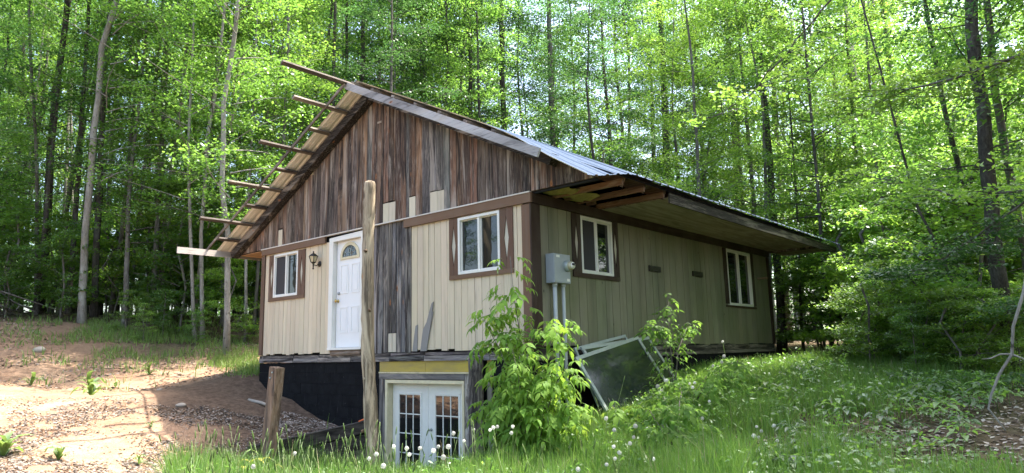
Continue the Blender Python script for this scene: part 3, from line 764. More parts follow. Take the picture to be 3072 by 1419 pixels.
# ------------------------------------------------------------------ meter box, lantern
mt = empty('electric_meter', (.0, .5, .95)); tag(mt, 'grey steel electric meter box with round glass meter and two conduits on the side wall', 'electric meter')
wbox('meter_box', 's', .29, .70, .93, 1.365, .03, .175, M['greysteel'], mt)
wbox('box_lid', 's', .30, .69, .94, 1.355, .175, .183, M['greysteel'], mt)
wbox('paper_label', 's', .35, .43, 1.31, 1.345, .183, .185, M['white'], mt); wbox('paper_label', 's', .60, .67, .96, 1.0, .183, .185, M['white'], mt)
sk = lathe('meter_socket', (.60, 1.19), [(.085, .17), (.088, .21), (.082, .235), (.07, .245)], M['alu'], mt, 's', 18)
lathe('meter_glass', (.60, 1.19), [(.066, .24), (.066, .275), (.055, .30), (.03, .305)], M['lampglass'], sk, 's', 18)
lathe('meter_dial', (.60, 1.19), [(.05, .24), (.05, .309)], M['white'], sk, 's', 14)
wbox('register_window', 's', .565, .635, 1.19, 1.225, .305, .312, M['screen'], sk)
for u, r in ((.40, .032), (.61, .028)):
    tube('conduit', [wp('s', u, .93, .10), wp('s', u, .2, .10), wp('s', u, -1.4, .10)], [r, r, r], M['pvc'], mt, 10)
    tube('conduit_collar', [wp('s', u, .935, .10), wp('s', u, .88, .10)], [r * 1.3, r * 1.3], M['pvc'], mt, 10)
ln = empty('wall_lantern', (-5.42, -.02, 1.75)); tag(ln, 'small bronze coach lantern hanging on the wall between window and front door', 'wall lantern')
def zlathe(name, c, prof, m, parent, k=6):
    vs, fs = [], []
    for (r, z) in prof:
        for j in range(k): a = 2 * math.pi * (j + .5) / k; vs.append((c[0] + r * math.cos(a), c[1] + r * math.sin(a), z))
    for i in range(len(prof) - 1):
        for j in range(k): fs.append((i * k + j, i * k + (j + 1) % k, (i + 1) * k + (j + 1) % k, (i + 1) * k + j))
    return link(name, mesh(name, vs, fs, m), parent)
lc = (-5.44, -.14)
zlathe('lantern_roof', lc, [(.008, 1.985), (.02, 1.965), (.008, 1.95), (.045, 1.93), (.10, 1.885), (.105, 1.88), (.0, 1.879)], M['blackiron'], ln)
zlathe('lantern_glass', lc, [(.088, 1.878), (.05, 1.765)], M['lampglass'], ln)
parts = []
for j in range(6):
    a = 2 * math.pi * (j + .5) / 6
    parts.append(tube_arr([(lc[0] + .09 * math.cos(a), lc[1] + .09 * math.sin(a), 1.88), (lc[0] + .052 * math.cos(a), lc[1] + .052 * math.sin(a), 1.765)], [.006, .006], 4))
link('lantern_cage', mesh('lantern_cage', *join_arr(parts), M['blackiron']), ln)
zlathe('lantern_stem', lc, [(.055, 1.768), (.03, 1.745), (.015, 1.73), (.012, 1.66), (.02, 1.64), (.006, 1.62)], M['blackiron'], ln, 8)
lathe('wall_plate', (-5.42, 1.74), [(.06, .0), (.06, .015), (.03, .03)], M['blackiron'], ln, 'g', 14)
tube('lantern_arm', [(-5.42, -.02, 1.74), (-5.43, -.08, 1.70), (lc[0], lc[1], 1.72)], [.01] * 3, M['blackiron'], ln, 6)

# ------------------------------------------------------------------ posts and timbers
def logpost(name, pts, rads, m, c, al, k=14, label=''):
    P = []; Rr = []
    for i in range(len(pts) - 1):
        n = 10
        for j in range(n):
            f = j / n; P.append(Vector(pts[i]).lerp(Vector(pts[i + 1]), f) + Vector((R.uniform(-.006, .006), R.uniform(-.006, .006), 0))); Rr.append((rads[i] * (1 - f) + rads[i + 1] * f) * R.uniform(.95, 1.06))
    P.append(Vector(pts[-1])); Rr.append(rads[-1]); P.append(Vector(pts[-1]) + Vector((0, 0, .03))); Rr.append(rads[-1] * .8); P.append(Vector(pts[-1]) + Vector((0, 0, .045))); Rr.append(rads[-1] * .35)
    vs, fs = tube_arr(P, Rr, k, .05); me = mesh(name, vs, fs, m, True); o = link(name, me); col4(o, c, al); return o
M['log'] = wood('peeled_log', 'z', 1.0, True, 18, (.06, .045, .03), (.55, .46, .33))
lp = logpost('log_post', [(-1.98, -1.3, -2.25), (-2.0, -1.3, -1.4), (-2.14, -1.3, 0), (-2.17, -1.3, 1.6), (-2.135, -1.3, 2.56)], [.106, .10, .096, .087, .090], M['log'], (.40, .31, .205), .75)
tag(lp, 'tall peeled log post standing in front of the gable beside the door', 'post')
# small knots as bumps on the log
kp = []
for (zz, a) in ((1.5, .2), (.6, 1.2), (.45, -.6), (-.4, .4), (1.9, -1.0), (-1.15, .1)):
    a -= math.pi / 2; cxp = -2.14 + .09 * math.cos(a); cyp = -1.3 + .09 * math.sin(a)
    kp.append(tube_arr([(cxp - .02 * math.cos(a), cyp - .02 * math.sin(a), zz), (cxp + .012 * math.cos(a), cyp + .012 * math.sin(a), zz)], [.03, .018], 8))
o = link('knot', mesh('knot', *join_arr(kp), M['log'], True), lp); col4(o, (.16, .09, .05), .6)
sp = beam('short_post', (-3.66, -2.02, -1.9), (-3.42, -2.02, -.215), .19, .15, M['wood_v'], None, up=(0, 1, 0), jit=.006); col4(sp, (.30, .19, .12), .5)
tag(sp, 'short squared brown stub post leaning right, in front of the dirt bank', 'post')
for (dz, dx) in ((-.09, .02), (-.17, -.035)):
    c0 = Vector((-3.44 + dx, -2.10, -.2 + dz)); tube('nail_head', [c0, c0 + Vector((.004, -.012, 0))], [.012, .012], M['alu'], sp, 8)
p2 = logpost('old_post', [(-1.045, -.12, -2.5), (-1.055, -.12, -1.2), (-1.05, -.12, -.16)], [.125, .12, .112], M['wood_v'], (.10, .085, .075), .9)
tag(p2, 'dark weathered round post right of the french doors', 'post')
# retaining wall of old timbers
rw = empty('retaining_wall', (-3.8, -1.2, -1.8)); tag(rw, 'low retaining wall of blackened old timbers between stub post and log post', 'retaining wall')
M['timber'] = wood('blackened_timber', 'y', 1.0, False, 9, (.012, .011, .010), (.17, .15, .13))
for i in range(4):
    a = Vector((-3.66, -.12, -1.27 - i * .20)); b = Vector((-3.80, -2.2, -1.47 - i * .195))
    o = beam('timber', a, b, .19, .185, M['timber'], rw, jit=.012); col4(o, (.055, .048, .042), .6)
tw = tube('twine', [(-3.62, -.35, -1.175), (-3.6, -.25, -1.145), (-3.6, -.17, -1.14), (-3.5, -.12, -1.16), (-3.45, -.10, -1.18)], [.012, .014, .012, .012, .01], M['orange']); tag(tw, 'scrap of orange twine lying on the top timber', 'twine')
cb = tube('stone_curb', [(-6.6, -.75, -.87), (-6.2, -.7, -.92), (-5.9, -.65, -.99)], [.03, .035, .02], M['stone'], None, 6, .2); cb.name = 'pale_stick'; tag(cb, 'pale stick lying on the dirt bank by the black wall', 'stick')

# ------------------------------------------------------------------ leaning frames
def frame_thing(name, corners, w, d, label, cat, glass=True, mid=None):
    """corners TL,TR,BR,BL in world"""
    c = [Vector(p) for p in corners]; e = empty(name, (c[2] + c[3]) / 2); tag(e, label, cat, 'old door frames leaning on the side wall')
    nrm = (c[1] - c[0]).cross(c[3] - c[0]).normalized()
    if nrm.x < 0: nrm = -nrm
    for i in range(4):
        a, b = c[i], c[(i + 1) % 4]; ce = sum(c, Vector()) / 4
        t = (b - a).normalized(); inw = nrm.cross(t); inw = inw if inw.dot(ce - a) > 0 else -inw
        a2 = a + t * (0 if i % 2 == 0 else w); b2 = b - t * (0 if i % 2 == 0 else w)
        q = [a2, b2, b2 + inw * w, a2 + inw * w]; vs = q + [v + nrm * d for v in q]
        link('frame_rail' if i % 2 == 0 else 'frame_stile', mesh('rail', vs, BOXF, M['alu']), e)
    if glass:
        ce = sum(c, Vector()) / 4; q = [ce + (p - ce) * .97 + nrm * d * .4 for p in c]; vs = q + [v + nrm * .006 for v in q]
        link('pane', mesh('pane', vs, BOXF, M['greenglass']), e)
    return e
frame_thing('screen_door', [(.24, .62, -.17), (.24, 2.42, .14), (.62, 2.75, -.72), (.62, .95, -1.1)], .055, .035, 'green-grey aluminium glazed frame, frontmost of the leaning stack by the side wall', 'door frame')
frame_thing('storm_window', [(.17, .88, -.02), (.17, 2.90, .135), (.50, 3.2, -.60), (.50, 1.2, -.9)], .05, .03, 'aluminium glazed frame leaning right behind the frontmost frame', 'door frame')
frame_thing('storm_window', [(.10, .80, -.03), (.10, 2.26, .17), (.36, 2.5, -.6), (.36, 1.0, -.9)], .045, .03, 'aluminium frame rearmost of the leaning stack, touching the siding', 'door frame', False)

# ------------------------------------------------------------------ leaves and trees
def leaf_cloud(C, nrm_tilt, size, hang=.0, aspect=.55, r=None):
    """C (n,3) centres -> diamond leaves lying roughly flat with random tilt"""
    r = r or rng; n = len(C); az = r.uniform(0, 2 * np.pi, n); ti = r.normal(0, nrm_tilt, n); ro = r.normal(0, nrm_tilt, n)
    s = size * r.uniform(.65, 1.25, n)
    d = np.stack([np.cos(az) * np.cos(ti), np.sin(az) * np.cos(ti), np.sin(ti) - hang], -1); d /= np.linalg.norm(d, axis=1)[:, None]
    side = np.stack([-np.sin(az) * np.cos(ro), np.cos(az) * np.cos(ro), np.sin(ro)], -1)
    w = s * aspect
    p0 = C - d * (s / 2)[:, None]; p2 = C + d * (s / 2)[:, None]; mid = C - d * (s * .05)[:, None] ; mid[:, 2] += s * .06
    p1 = mid + side * (w / 2)[:, None]; p3 = mid - side * (w / 2)[:, None]
    V = np.stack([p0, p1, p2, p3], 1).reshape(-1, 3); F = np.arange(4 * n).reshape(n, 4); return V, F
def crown_proto(name, H, hb, hr, nl, per, ls, spread, m, seed, low=0.0, wood_m=None, tr=.13):
    r = np.random.default_rng(seed); cen = []; tubes = []
    rr = random.Random(seed)
    for i in range(nl):
        f = (i + r.random()) / nl; z0 = hb + (H - hb) * f ** .9
        L0 = spread * (1 - .55 * f ** 1.6) * r.uniform(.6, 1.15); az = r.uniform(0, 2 * np.pi); el = r.uniform(.12, .55) + f * .35
        pts = []
        for t in np.linspace(0, 1, 5):
            pts.append((math.cos(az + .3 * t) * L0 * t, math.sin(az + .3 * t) * L0 * t, z0 + L0 * math.sin(el) * t - .12 * L0 * t * t))
        tubes.append(tube_arr(pts, [max(.008, tr * .2 * (1 - f * .6) * (1 - t * .85)) for t in np.linspace(0, 1, 5)], 4, 0, False))
        ns = r.integers(3, 6)
        for s in range(ns):
            t = r.uniform(.35, 1.05); q = np.array(pts[0]) * (1 - t) + np.array(pts[-1]) * t; q = q + np.array([r.normal(0, .35), r.normal(0, .35), r.normal(0, .12)]) * L0 * .35
            n = int(per * r.uniform(.6, 1.4)); rad = r.uniform(.45, .95) * hr
            a = r.uniform(0, 2 * np.pi, n); d = rad * np.sqrt(r.random(n)); el2 = r.uniform(.5, 1)
            c = np.stack([np.cos(a) * d, np.sin(a) * d * el2, r.normal(0, .07 * hr, n) - .18 * d * d / rad], -1)
            cen.append(c + q)
    C = np.concatenate(cen); V, F = leaf_cloud(C, .42, ls, .15, .62, r)
    return bigmesh(name, V, F, m), mesh('branch', *join_arr(tubes), wood_m or M['bark_grey'], True)
def trunk_mesh(pts, r0, r1, m, k=8):
    P = [Vector(p) for p in pts]; Q, rad = [], []
    tot = sum((P[i + 1] - P[i]).length for i in range(len(P) - 1)); s = 0
    for i in range(len(P) - 1):
        l = (P[i + 1] - P[i]).length; n = max(2, int(l / 1.0))
        for j in range(n):
            f = j / n; t = (s + l * f) / tot; Q.append(P[i].lerp(P[i + 1], f) + Vector((R.uniform(-1, 1), R.uniform(-1, 1), 0)) * r0 * .22)
            rad.append((r0 * (1 - t) + r1 * t) * (1.35 if t == 0 else 1)); 
        s += l
    Q.append(P[-1]); rad.append(r1); Q[0] = P[0]
    return mesh('trunk', *tube_arr(Q, rad, k, .04), m, True)
PROT = {}
def mkproto(key, H, hb, hr, nl, per, ls, spread, m, seed, bm='bark_grey', tr=.13):
    c, b = crown_proto('crown_' + key, H, hb, hr, nl, per, ls, spread, m, seed, 0, M[bm], tr)
    t = trunk_mesh([(0, 0, -.6), (R.uniform(-.3, .3), R.uniform(-.3, .3), H * .35), (R.uniform(-.5, .5), R.uniform(-.5, .5), H * .7), (0, 0, H * .97)], tr, .03, M[bm])
    PROT[key] = (t, b, c)
for i, (lm, bm) in enumerate([('leaf_mid', 'bark_grey'), ('leaf_mid', 'bark_pale'), ('leaf_dark', 'bark_dark'), ('leaf_light', 'bark_grey'), ('leaf_mid', 'bark_dark'), ('leaf_dark', 'bark_grey')]):
    mkproto('tall%d' % i, 19 + i % 3, 3.6 + (i % 3), 1.15, 46, 66, .125, 3.3, M[lm], 100 + i, bm, .13)
for i, lm in enumerate(['leaf_light', 'leaf_mid', 'leaf_light', 'leaf_mid']):
    mkproto('under%d' % i, 7.5 - i * .6, .9, .85, 30, 52, .105, 2.2, M[lm], 200 + i, 'bark_grey', .05)
for i, lm in enumerate(['leaf_light', 'leaf_mid', 'leaf_light']):
    mkproto('sap%d' % i, 3.0 - i * .4, .25, .55, 18, 55, .085, 1.0, M[lm], 300 + i, 'bark_grey', .022)

def tree(key, x, y, label, cat='tree', group=None, name='hardwood_tree', s=1.0, rot=None, pts=None, r0=.13, bm=None, crown=True, crown_off=(0, 0), z=None, topext=6):
    z = gz(x, y) if z is None else z
    e = empty(name, (x, y, z)); tag(e, label, cat, group)
    if pts is None:
        e.rotation_euler = (0, 0, R.uniform(0, 6.28) if rot is None else rot); e.scale = (s, s, s * R.uniform(.92, 1.08))
        link('trunk', PROT[key][0], e, False)
        link('branch', PROT[key][1], e, False)
        link('crown', PROT[key][2], e, False)
    else:
        p = [Vector(q) for q in pts]; p[0] = Vector((x, y, z - .3))
        d = (p[-1] - p[-2]).normalized(); d = (d + Vector((0, 0, 1.5))).normalized(); p.append(p[-1] + d * topext)
        base = Vector((x, y, z))
        link('trunk', trunk_mesh([q - base for q in p], r0, r0 * .45, M[bm]), e, False)
        if crown:
            rt = R.uniform(0, 6.28)
            off = (p[-2] - base); off.z = 0
            for nm, idx in (('branch', 1), ('crown', 2)):
                o = link(nm, PROT[key][idx], e, False); o.location = off; o.rotation_euler = (0, 0, rt); o.scale = (s, s, s)
    return e

T = {
 'T1': ('dark_hardwood', 'large dark forked trunk at the far left edge of the clearing', [(-22.15, -.41, 1.69), (-21.54, -.49, 4.41), (-21.15, -.74, 7.07), (-20.7, -.81, 9.1), (-20.17, -.88, 11.47)], .15, 'bark_dark', 'tall2'),
 'T2': ('pale_hardwood', 'pale grey straight trunk standing alone at the edge of the dirt clearing', [(-17.58, -.37, 1.14), (-17.18, -.62, 3.83), (-16.79, -.73, 5.85), (-16.36, -.82, 7.92), (-16.07, -.91, 9.47), (-15.57, -.8, 10.88)], .115, 'bark_pale', 'tall1'),
 'T3': ('dark_hardwood', 'dark straight trunk just right of the pale clearing-edge tree', [(-18.99, .37, 1.41), (-18.53, .16, 4.09), (-18.21, -.04, 6.26), (-17.85, -.22, 8.49), (-17.55, -.32, 10.08)], .11, 'bark_dark', 'tall2'),
 'T4': ('slim_hardwood', 'slim grey trunk leaning right behind the clearing', [(-20.25, 1.28, 1.43), (-19.56, 1.23, 4.35), (-18.72, 1.03, 8.49)], .08, 'bark_grey', 'tall0'),
 'T5': ('slim_hardwood', 'slim brownish trunk leaning right, second from the weedy mound', [(-20.26, 1.91, 1.58), (-19.67, 1.78, 4.43), (-19.16, 1.7, 6.78), (-18.75, 1.67, 8.51)], .085, 'bark_grey', 'tall4'),
 'T6': ('slim_hardwood', 'slim pale trunk rising from the green mound', [(-18.35, 2.24, 1.49), (-17.93, 1.99, 4.23), (-17.49, 1.92, 6.28), (-17.14, 1.92, 7.61)], .075, 'bark_pale', 'tall0'),
 'T7': ('twin_hardwood', 'left stem of the pale twin-stemmed tree beyond the fascia board end', [(-14.53, 1.74, .5), (-14.24, 1.29, 3.66), (-14.03, 1.03, 5.64), (-13.86, .91, 6.8)], .055, 'bark_pale', 'tall1'),
 'T7b': ('twin_hardwood', 'right stem of the pale twin-stemmed tree beyond the fascia board end', [(-14.42, 1.92, .5), (-14.09, 1.55, 3.67), (-13.89, 1.48, 4.78), (-13.58, 1.35, 6.53), (-13.29, 1.37, 7.57)], .065, 'bark_pale', 'tall0'),
 'T8': ('pale_hardwood', 'pale spotted trunk nearest the left eave of the cabin', [(-12.39, 1.66, .11), (-11.96, 1.31, 3.37), (-11.9, 1.08, 4.66), (-11.57, .85, 6.97), (-11.08, .83, 8.96), (-10.91, .79, 9.76)], .085, 'bark_pale', 'tall1'),
 'T9': ('slim_hardwood', 'thin pale trunk seen just left of the cabin corner', [(-13.86, 2.99, .48), (-13.56, 2.73, 2.8), (-13.3, 2.6, 5.5)], .05, 'bark_pale', 'tall0'),
 'T10': ('slim_hardwood', 'thin grey trunk tilting right behind the cabin corner', [(-14.63, 3.62, .69), (-14.2, 3.49, 2.93), (-13.9, 3.4, 5.5)], .055, 'bark_grey', 'tall4'),
 'R1': ('large_hardwood', 'largest dark rough trunk at the right edge, in front of the woods', [(4.94, 6.74, -.68), (4.94, 6.46, .58), (4.97, 6.21, 1.84), (5.03, 6.08, 2.66), (5.08, 5.88, 3.77), (5.12, 5.72, 4.63), (5.17, 5.55, 5.6)], .135, 'bark_dark', 'tall2'),
 'R2': ('hardwood', 'curving grey trunk right behind the largest right-hand trunk', [(5.1, 8.19, -.55), (5.24, 7.85, 1.56), (5.21, 7.57, 2.71), (5.21, 7.29, 3.96), (5.21, 7.09, 4.85), (5.31, 6.9, 6.09)], .085, 'bark_grey', 'tall4'),
 'R3': ('hardwood', 'thin dark trunk leaning left beside the largest right-hand trunk', [(4.6, 8.36, -.6), (4.63, 7.98, 1.61), (4.47, 7.5, 3.14), (4.39, 7.18, 4.29)], .06, 'bark_dark', 'under1'),
 'R4': ('crooked_hardwood', 'thin crooked stem among the right-hand foliage', [(4.45, 6.88, -.6), (4.26, 6.48, .89), (4.16, 6.25, 1.5), (3.9, 6.3, 2.3)], .03, 'bark_dark', None),
 'R5': ('hardwood', 'stout dark trunk close behind the far corner of the side wall', [(-1.86, 14.92, -.5), (-1.65, 14.57, 1.8), (-1.52, 14.31, 3.5)], .15, 'bark_dark', 'tall5'),
 'R6': ('hardwood', 'thin dark stem a little right of the far wall corner', [(-.99, 14.34, -.5), (-.82, 14.02, 1.47), (-.62, 13.78, 3.32)], .045, 'bark_dark', 'tall0'),
 'R7': ('hardwood', 'dark stem rising under the far tip of the eave', [(.37, 12.66, -.5), (.46, 12.22, 2.5), (.57, 12.0, 3.9)], .06, 'bark_dark', 'tall4'),
 'R8': ('hardwood', 'grey trunk half hidden in bright leaves right of the cabin', [(1.64, 16.47, -.3), (1.82, 16.31, 1.42), (2.11, 15.26, 7.3)], .13, 'bark_grey', 'tall3'),
 'R9': ('hardwood', 'upright dark trunk in the middle of the right-hand woods', [(.15, 16.64, -.5), (.36, 16.41, 1.31), (.68, 15.99, 4.49)], .09, 'bark_dark', 'tall3'),
 'R10': ('hardwood', 'grey trunk deep behind the eave tip', [(-.79, 18.43, -.4), (-.58, 18.25, 1.45), (-.26, 17.75, 4.92)], .11, 'bark_grey', 'tall0'),
 'R11': ('hardwood', 'slender trunk between eave tip and bright maple leaves', [(1.05, 14.66, -.4), (1.36, 14.46, 1.95), (1.68, 14.05, 5.03)], .06, 'bark_grey', 'tall3'),
}
def roofback(k, x, y, x2, y2, r, bm, key, lab):
    zb = gz(x, y); T[k] = ('hardwood', lab, [(x, y, zb), ((x + x2) / 2, (y + y2) / 2, 6), (x2, y2, 13)], r, bm, key)
roofback('C1', -7.64, 18.92, -7.0, 18.0, .19, 'bark_dark', 'tall2', 'stout dark trunk rising over the right roof slope')
roofback('C2', -10.06, 13.81, -9.5, 13.2, .15, 'bark_grey', 'tall5', 'greyish trunk above the middle of the roof, right of the bright sky gap')
roofback('C3', -10.8, 11.87, -10.5, 11.4, .16, 'bark_dark', 'tall5', 'dark straight trunk in front of the bright sky gap over the roof')
roofback('C4', -11.82, 10.89, -11.4, 10.5, .12, 'bark_dark', 'tall2', 'forked dark trunk left of the bright sky gap over the roof')
roofback('C5', -13.88, 10.19, -13.4, 9.8, .15, 'bark_grey', 'tall4', 'grey trunk above the ridge barge board, amid dark leaves')
roofback('C6', -14.01, 7.41, -13.6, 7.0, .12, 'bark_dark', 'tall2', 'dark trunk directly above the ridge')
roofback('C7', -15.24, 7.58, -14.9, 7.2, .09, 'bark_dark', 'tall0', 'thin dark trunk left of the ridge, over the longest purlin')
roofback('C8', -14.0, 6.15, -13.7, 5.8, .09, 'bark_dark', 'tall1', 'dark trunk crossing behind the longest purlin')
roofback('C9', -4.05, 22.01, -3.4, 21.3, .13, 'bark_grey', 'tall3', 'grey trunk above the right half of the eave')
roofback('C10', -5.18, 20.51, -4.8, 20.1, .10, 'bark_grey', 'tall0', 'slim grey trunk above the sheet corner of the roof')
for k, (nm, lab, pts, r, bm, key) in T.items():
    x, y = pts[0][0], pts[0][1]; zz = gz(x, y)
    tree(key or 'sap0', x, y, lab, 'tree', None, nm, (.6 if k in ('R1', 'R2', 'R3') else .8) if key and key.startswith('tall') else .9, None, pts, r, bm, crown=key is not None)
# random forest trees
taken = [(p[2][0][0], p[2][0][1]) for p in T.values()]
FOR_LAB = {'l': ('leafy hardwood tree in the dense wood behind the dirt clearing', 'forest trees left of the cabin'), 'c': ('leafy hardwood tree in the dense wood behind the roof', 'forest trees behind the cabin'), 'r': ('bright leafy hardwood tree in the woods right of the cabin', 'forest trees right of the cabin')}
def cam_uv(x, y, z):
    d = (x - CAM[0], y - CAM[1], z - CAM[2]); zz = sum(a * b for a, b in zip(d, CF))
    return 1536 + 2047 * sum(a * b for a, b in zip(d, CR)) / zz, 709.5 - 2047 * sum(a * b for a, b in zip(d, CU)) / zz, zz
def free_spot(x, y, dmin):
    if -9.6 < x < 2.2 and -2 < y < 10.8: return False
    if -16.5 < x < 0 and y < 1.2 and x > -17: 
        if y > -13: return False
    if x > -9 and y < 5.5: return False
    if x > 7 and y < 9: return False
    return all((x - a) ** 2 + (y - b) ** 2 > dmin * dmin for a, b in taken)
n = 0; tries = 0
while n < 150 and tries < 9000:
    tries += 1
    px = R.uniform(-250, 3320); t = 17 + 31 * R.random() ** .85
    d = [CF[i] + (px - 1536) / 2047 * CR[i] for i in range(3)]
    x, y = CAM[0] + d[0] * t, CAM[1] + d[1] * t
    if not free_spot(x, y, 1.15): continue
    if px > 2300 and t < 35 and R.random() < .93: continue
    if 1500 < px < 1950 and R.random() < .55: continue
    taken.append((x, y)); n += 1
    side = 'l' if px < 900 else ('c' if px < 2050 else 'r')
    lab, grp = FOR_LAB[side]
    keys = {'l': ['tall0', 'tall1', 'tall2', 'tall4', 'tall0', 'tall3'], 'c': ['tall2', 'tall5', 'tall2', 'tall4', 'tall5'], 'r': ['tall3', 'tall3', 'tall0', 'tall1', 'tall3']}[side]
    kk = R.choice(keys); tone = {'tall0': 'mid-green, grey-barked', 'tall1': 'mid-green, pale-barked', 'tall2': 'dark-leaved, dark-barked', 'tall3': 'bright-leaved, grey-barked', 'tall4': 'mid-green, dark-barked', 'tall5': 'dark-leaved, grey-barked'}[kk]
    lab = tone + (' tree at the front of' if t < 27 else (' tree deep in' if t > 38 else ' tree within')) + {'l': ' the wood left of the cabin', 'c': ' the wood behind the roof', 'r': ' the wood right of the cabin'}[side]
    tree(kk, x, y, lab, 'tree', grp, 'forest_tree', R.uniform(.9, 1.08) * min(1, (t * .55 + 1.5) / 19.5))
# wood around the open side of the clearing (seen only in the panes)
for i in range(26):
    a = math.radians(R.uniform(150, 275)); rr_ = R.uniform(24, 38); x, y = -4 + rr_ * math.cos(a), -8 + rr_ * math.sin(a)
    u = cam_uv(x, y, 0)
    tree(R.choice(['tall0', 'tall2', 'tall4']), x, y, 'hardwood tree of the wood on the open side of the clearing', 'tree', 'trees across the clearing', 'forest_tree', R.uniform(.8, 1.1))
for (x, y) in ((7.6, 5.6), (8.6, 8.0), (7.4, 9.6), (9.6, 4.2), (9.4, 6.6)):
    taken.append((x, y)); tree('tall0', x, y, 'added hardwood tree shading the grass right of the cabin', 'tree', 'trees facing the side wall', 'forest_tree', .95)  # trees added beyond the right edge to shade the right-hand grass
for i in range(17):
    x, y = R.uniform(10.5, 19), R.uniform(-9, 9)
    if any((x - a) ** 2 + (y - b) ** 2 < 2.2 for a, b in taken): continue
    if cam_uv(x, y, 0)[2] > 0 and cam_uv(x, y, 0)[0] < 3350: continue
    taken.append((x, y)); tree(R.choice(['tall3', 'tall0', 'tall4', 'under0', 'under1']), x, y, 'added hardwood tree shading the grass right of the cabin', 'tree', 'trees facing the side wall', 'forest_tree', R.uniform(.85, 1.1))
def zone(px, t):
    z = ('at the far left behind the clearing' if px < 300 else 'left of the fascia board end' if px < 560 else 'between fascia board end and cabin' if px < 900 else 'behind the left roof slope' if px < 1300 else
         'behind the right roof slope' if px < 2300 else 'beyond the far eave tip' if px < 2620 else 'in the middle of the right-hand wood' if px < 2880 else 'at the right edge of the wood')
    return z + (', near' if t < 17 else ', deep in' if t > 25 else '')
# slim pole trees on the left
n = 0
while n < 34:
    px = R.uniform(-60, 830) if n < 26 else R.uniform(2420, 3050); t = R.uniform(20.5, 33); d = [CF[i] + (px - 1536) / 2047 * CR[i] for i in range(3)]; x, y = CAM[0] + d[0] * t, CAM[1] + d[1] * t
    if not free_spot(x, y, .7): continue
    taken.append((x, y)); n += 1; zz = gz(x, y); lx, ly = R.uniform(-1.6, 1.6), R.uniform(-1.6, 1.6); bm = R.choice(['bark_pale', 'bark_pale', 'bark_grey', 'bark_dark'])
    tree('tall0', x, y, {'bark_pale': 'slim pale', 'bark_grey': 'slim grey', 'bark_dark': 'slim dark'}[bm] + ' trunk, hardly branched, ' + zone(px, t), 'tree', 'slim bare trunks among the forest trees', 'pole_tree', 1, None,
         [(x, y, zz), (x + lx * .4, y + ly * .4, zz + 5), (x + lx, y + ly, zz + 10)], R.uniform(.05, .10), bm, crown=False)
# understory maples
n = 0; tries = 0
while n < 62 and tries < 5000:
    tries += 1
    if n < 30: px = R.uniform(2380, 3250); t = R.uniform(14, 27)
    else: px = R.uniform(-150, 2300); t = R.uniform(23, 36)
    d = [CF[i] + (px - 1536) / 2047 * CR[i] for i in range(3)]; x, y = CAM[0] + d[0] * t, CAM[1] + d[1] * t
    if not free_spot(x, y, .9): continue
    if px > 2300 and px < (2860 if t < 16.5 else 2740) and t < 21: continue
    if x < 2.6 and x > -9 and y < 11.5: continue
    taken.append((x, y)); n += 1
    right = px > 2380
    kk = R.choice(['under0', 'under2', 'under0', 'under1'] if right else ['under1', 'under3', 'under0'])
    tree(kk, x, y, {'under0': 'tall light-green', 'under1': 'tall mid-green', 'under2': 'short light-green', 'under3': 'short mid-green'}[kk] + ' understory maple ' + zone(px, t), 'tree',
         'understory maples right of the cabin' if right else 'understory trees beyond the clearing', 'understory_maple', R.uniform(.8, 1.2))
n = 0; tries = 0
while n < 125 and tries < 5000:
    tries += 1
    if n < 66: px = R.uniform(2420, 3200); t = R.uniform(12.5, 26)
    else: px = R.uniform(-100, 800); t = R.uniform(21, 34)
    d = [CF[i] + (px - 1536) / 2047 * CR[i] for i in range(3)]; x, y = CAM[0] + d[0] * t, CAM[1] + d[1] * t
    if not free_spot(x, y, .5): continue
    if px > 2300 and px < 2640 and t < 16.5: continue
    if x < 2.4 and x > -9 and y < 10.5: continue
    taken.append((x, y)); n += 1
    kk = R.choice(['sap0', 'sap1', 'sap2'])
    tree(kk, x, y, {'sap0': 'tall light-green', 'sap1': 'mid-green', 'sap2': 'small light-green'}[kk] + ' leafy sapling ' + zone(px, t), 'sapling', 'saplings right of the cabin' if px > 2000 else 'saplings beyond the clearing', 'sapling', R.uniform(.8, 1.6))

n = 0
while n < 34:
    px = R.uniform(2560, 3090); t = R.uniform(10.8, 15); d = [CF[i] + (px - 1536) / 2047 * CR[i] for i in range(3)]; x, y = CAM[0] + d[0] * t, CAM[1] + d[1] * t
    if x < 1.9 or any((x - a) ** 2 + (y - b) ** 2 < .2 for a, b in taken) or (px < 2700 and t < 12.5): continue
    taken.append((x, y)); n += 1; kk = R.choice(['sap0', 'sap1', 'sap2'])
    tree(kk, x, y, {'sap0': 'bright', 'sap1': 'mid-green', 'sap2': 'small bright'}[kk] + ' leafy bush ' + ('beside the large right-hand trunk' if px > 2880 else 'at the grassy edge of the wood') + (' behind others' if t > 13 else ' in the front row'), 'bush', 'bushes along the edge of the right-hand wood', 'woodland_bush', R.uniform(.4, .78))
# far wood that reads as one mass
cs = []
for i in range(6500):
    px = R.uniform(-500, 3600); t = R.uniform(52, 78)
    d = [CF[i2] + (px - 1536) / 2047 * CR[i2] for i2 in range(3)]; x, y = CAM[0] + d[0] * t, CAM[1] + d[1] * t
    h = -1 + 17 * R.random() ** 1.25 * (1.0 - .2 * vnoise(px, 0, 220)[()] * 1)
    n_ = 14; a = rng.uniform(0, 6.28, n_); rr_ = 1.5 * np.sqrt(rng.random(n_))
    cs.append(np.stack([x + np.cos(a) * rr_, y + np.sin(a) * rr_, h + rng.normal(0, .22, n_)], -1))
V, F = leaf_cloud(np.concatenate(cs), .4, .48, .1, .6)
tag(link('distant_woods', bigmesh('distant_woods', V, F, M['leaf_dark'])), 'far green wood closing the view between the trunks', None, None, 'stuff')

exec_late = []
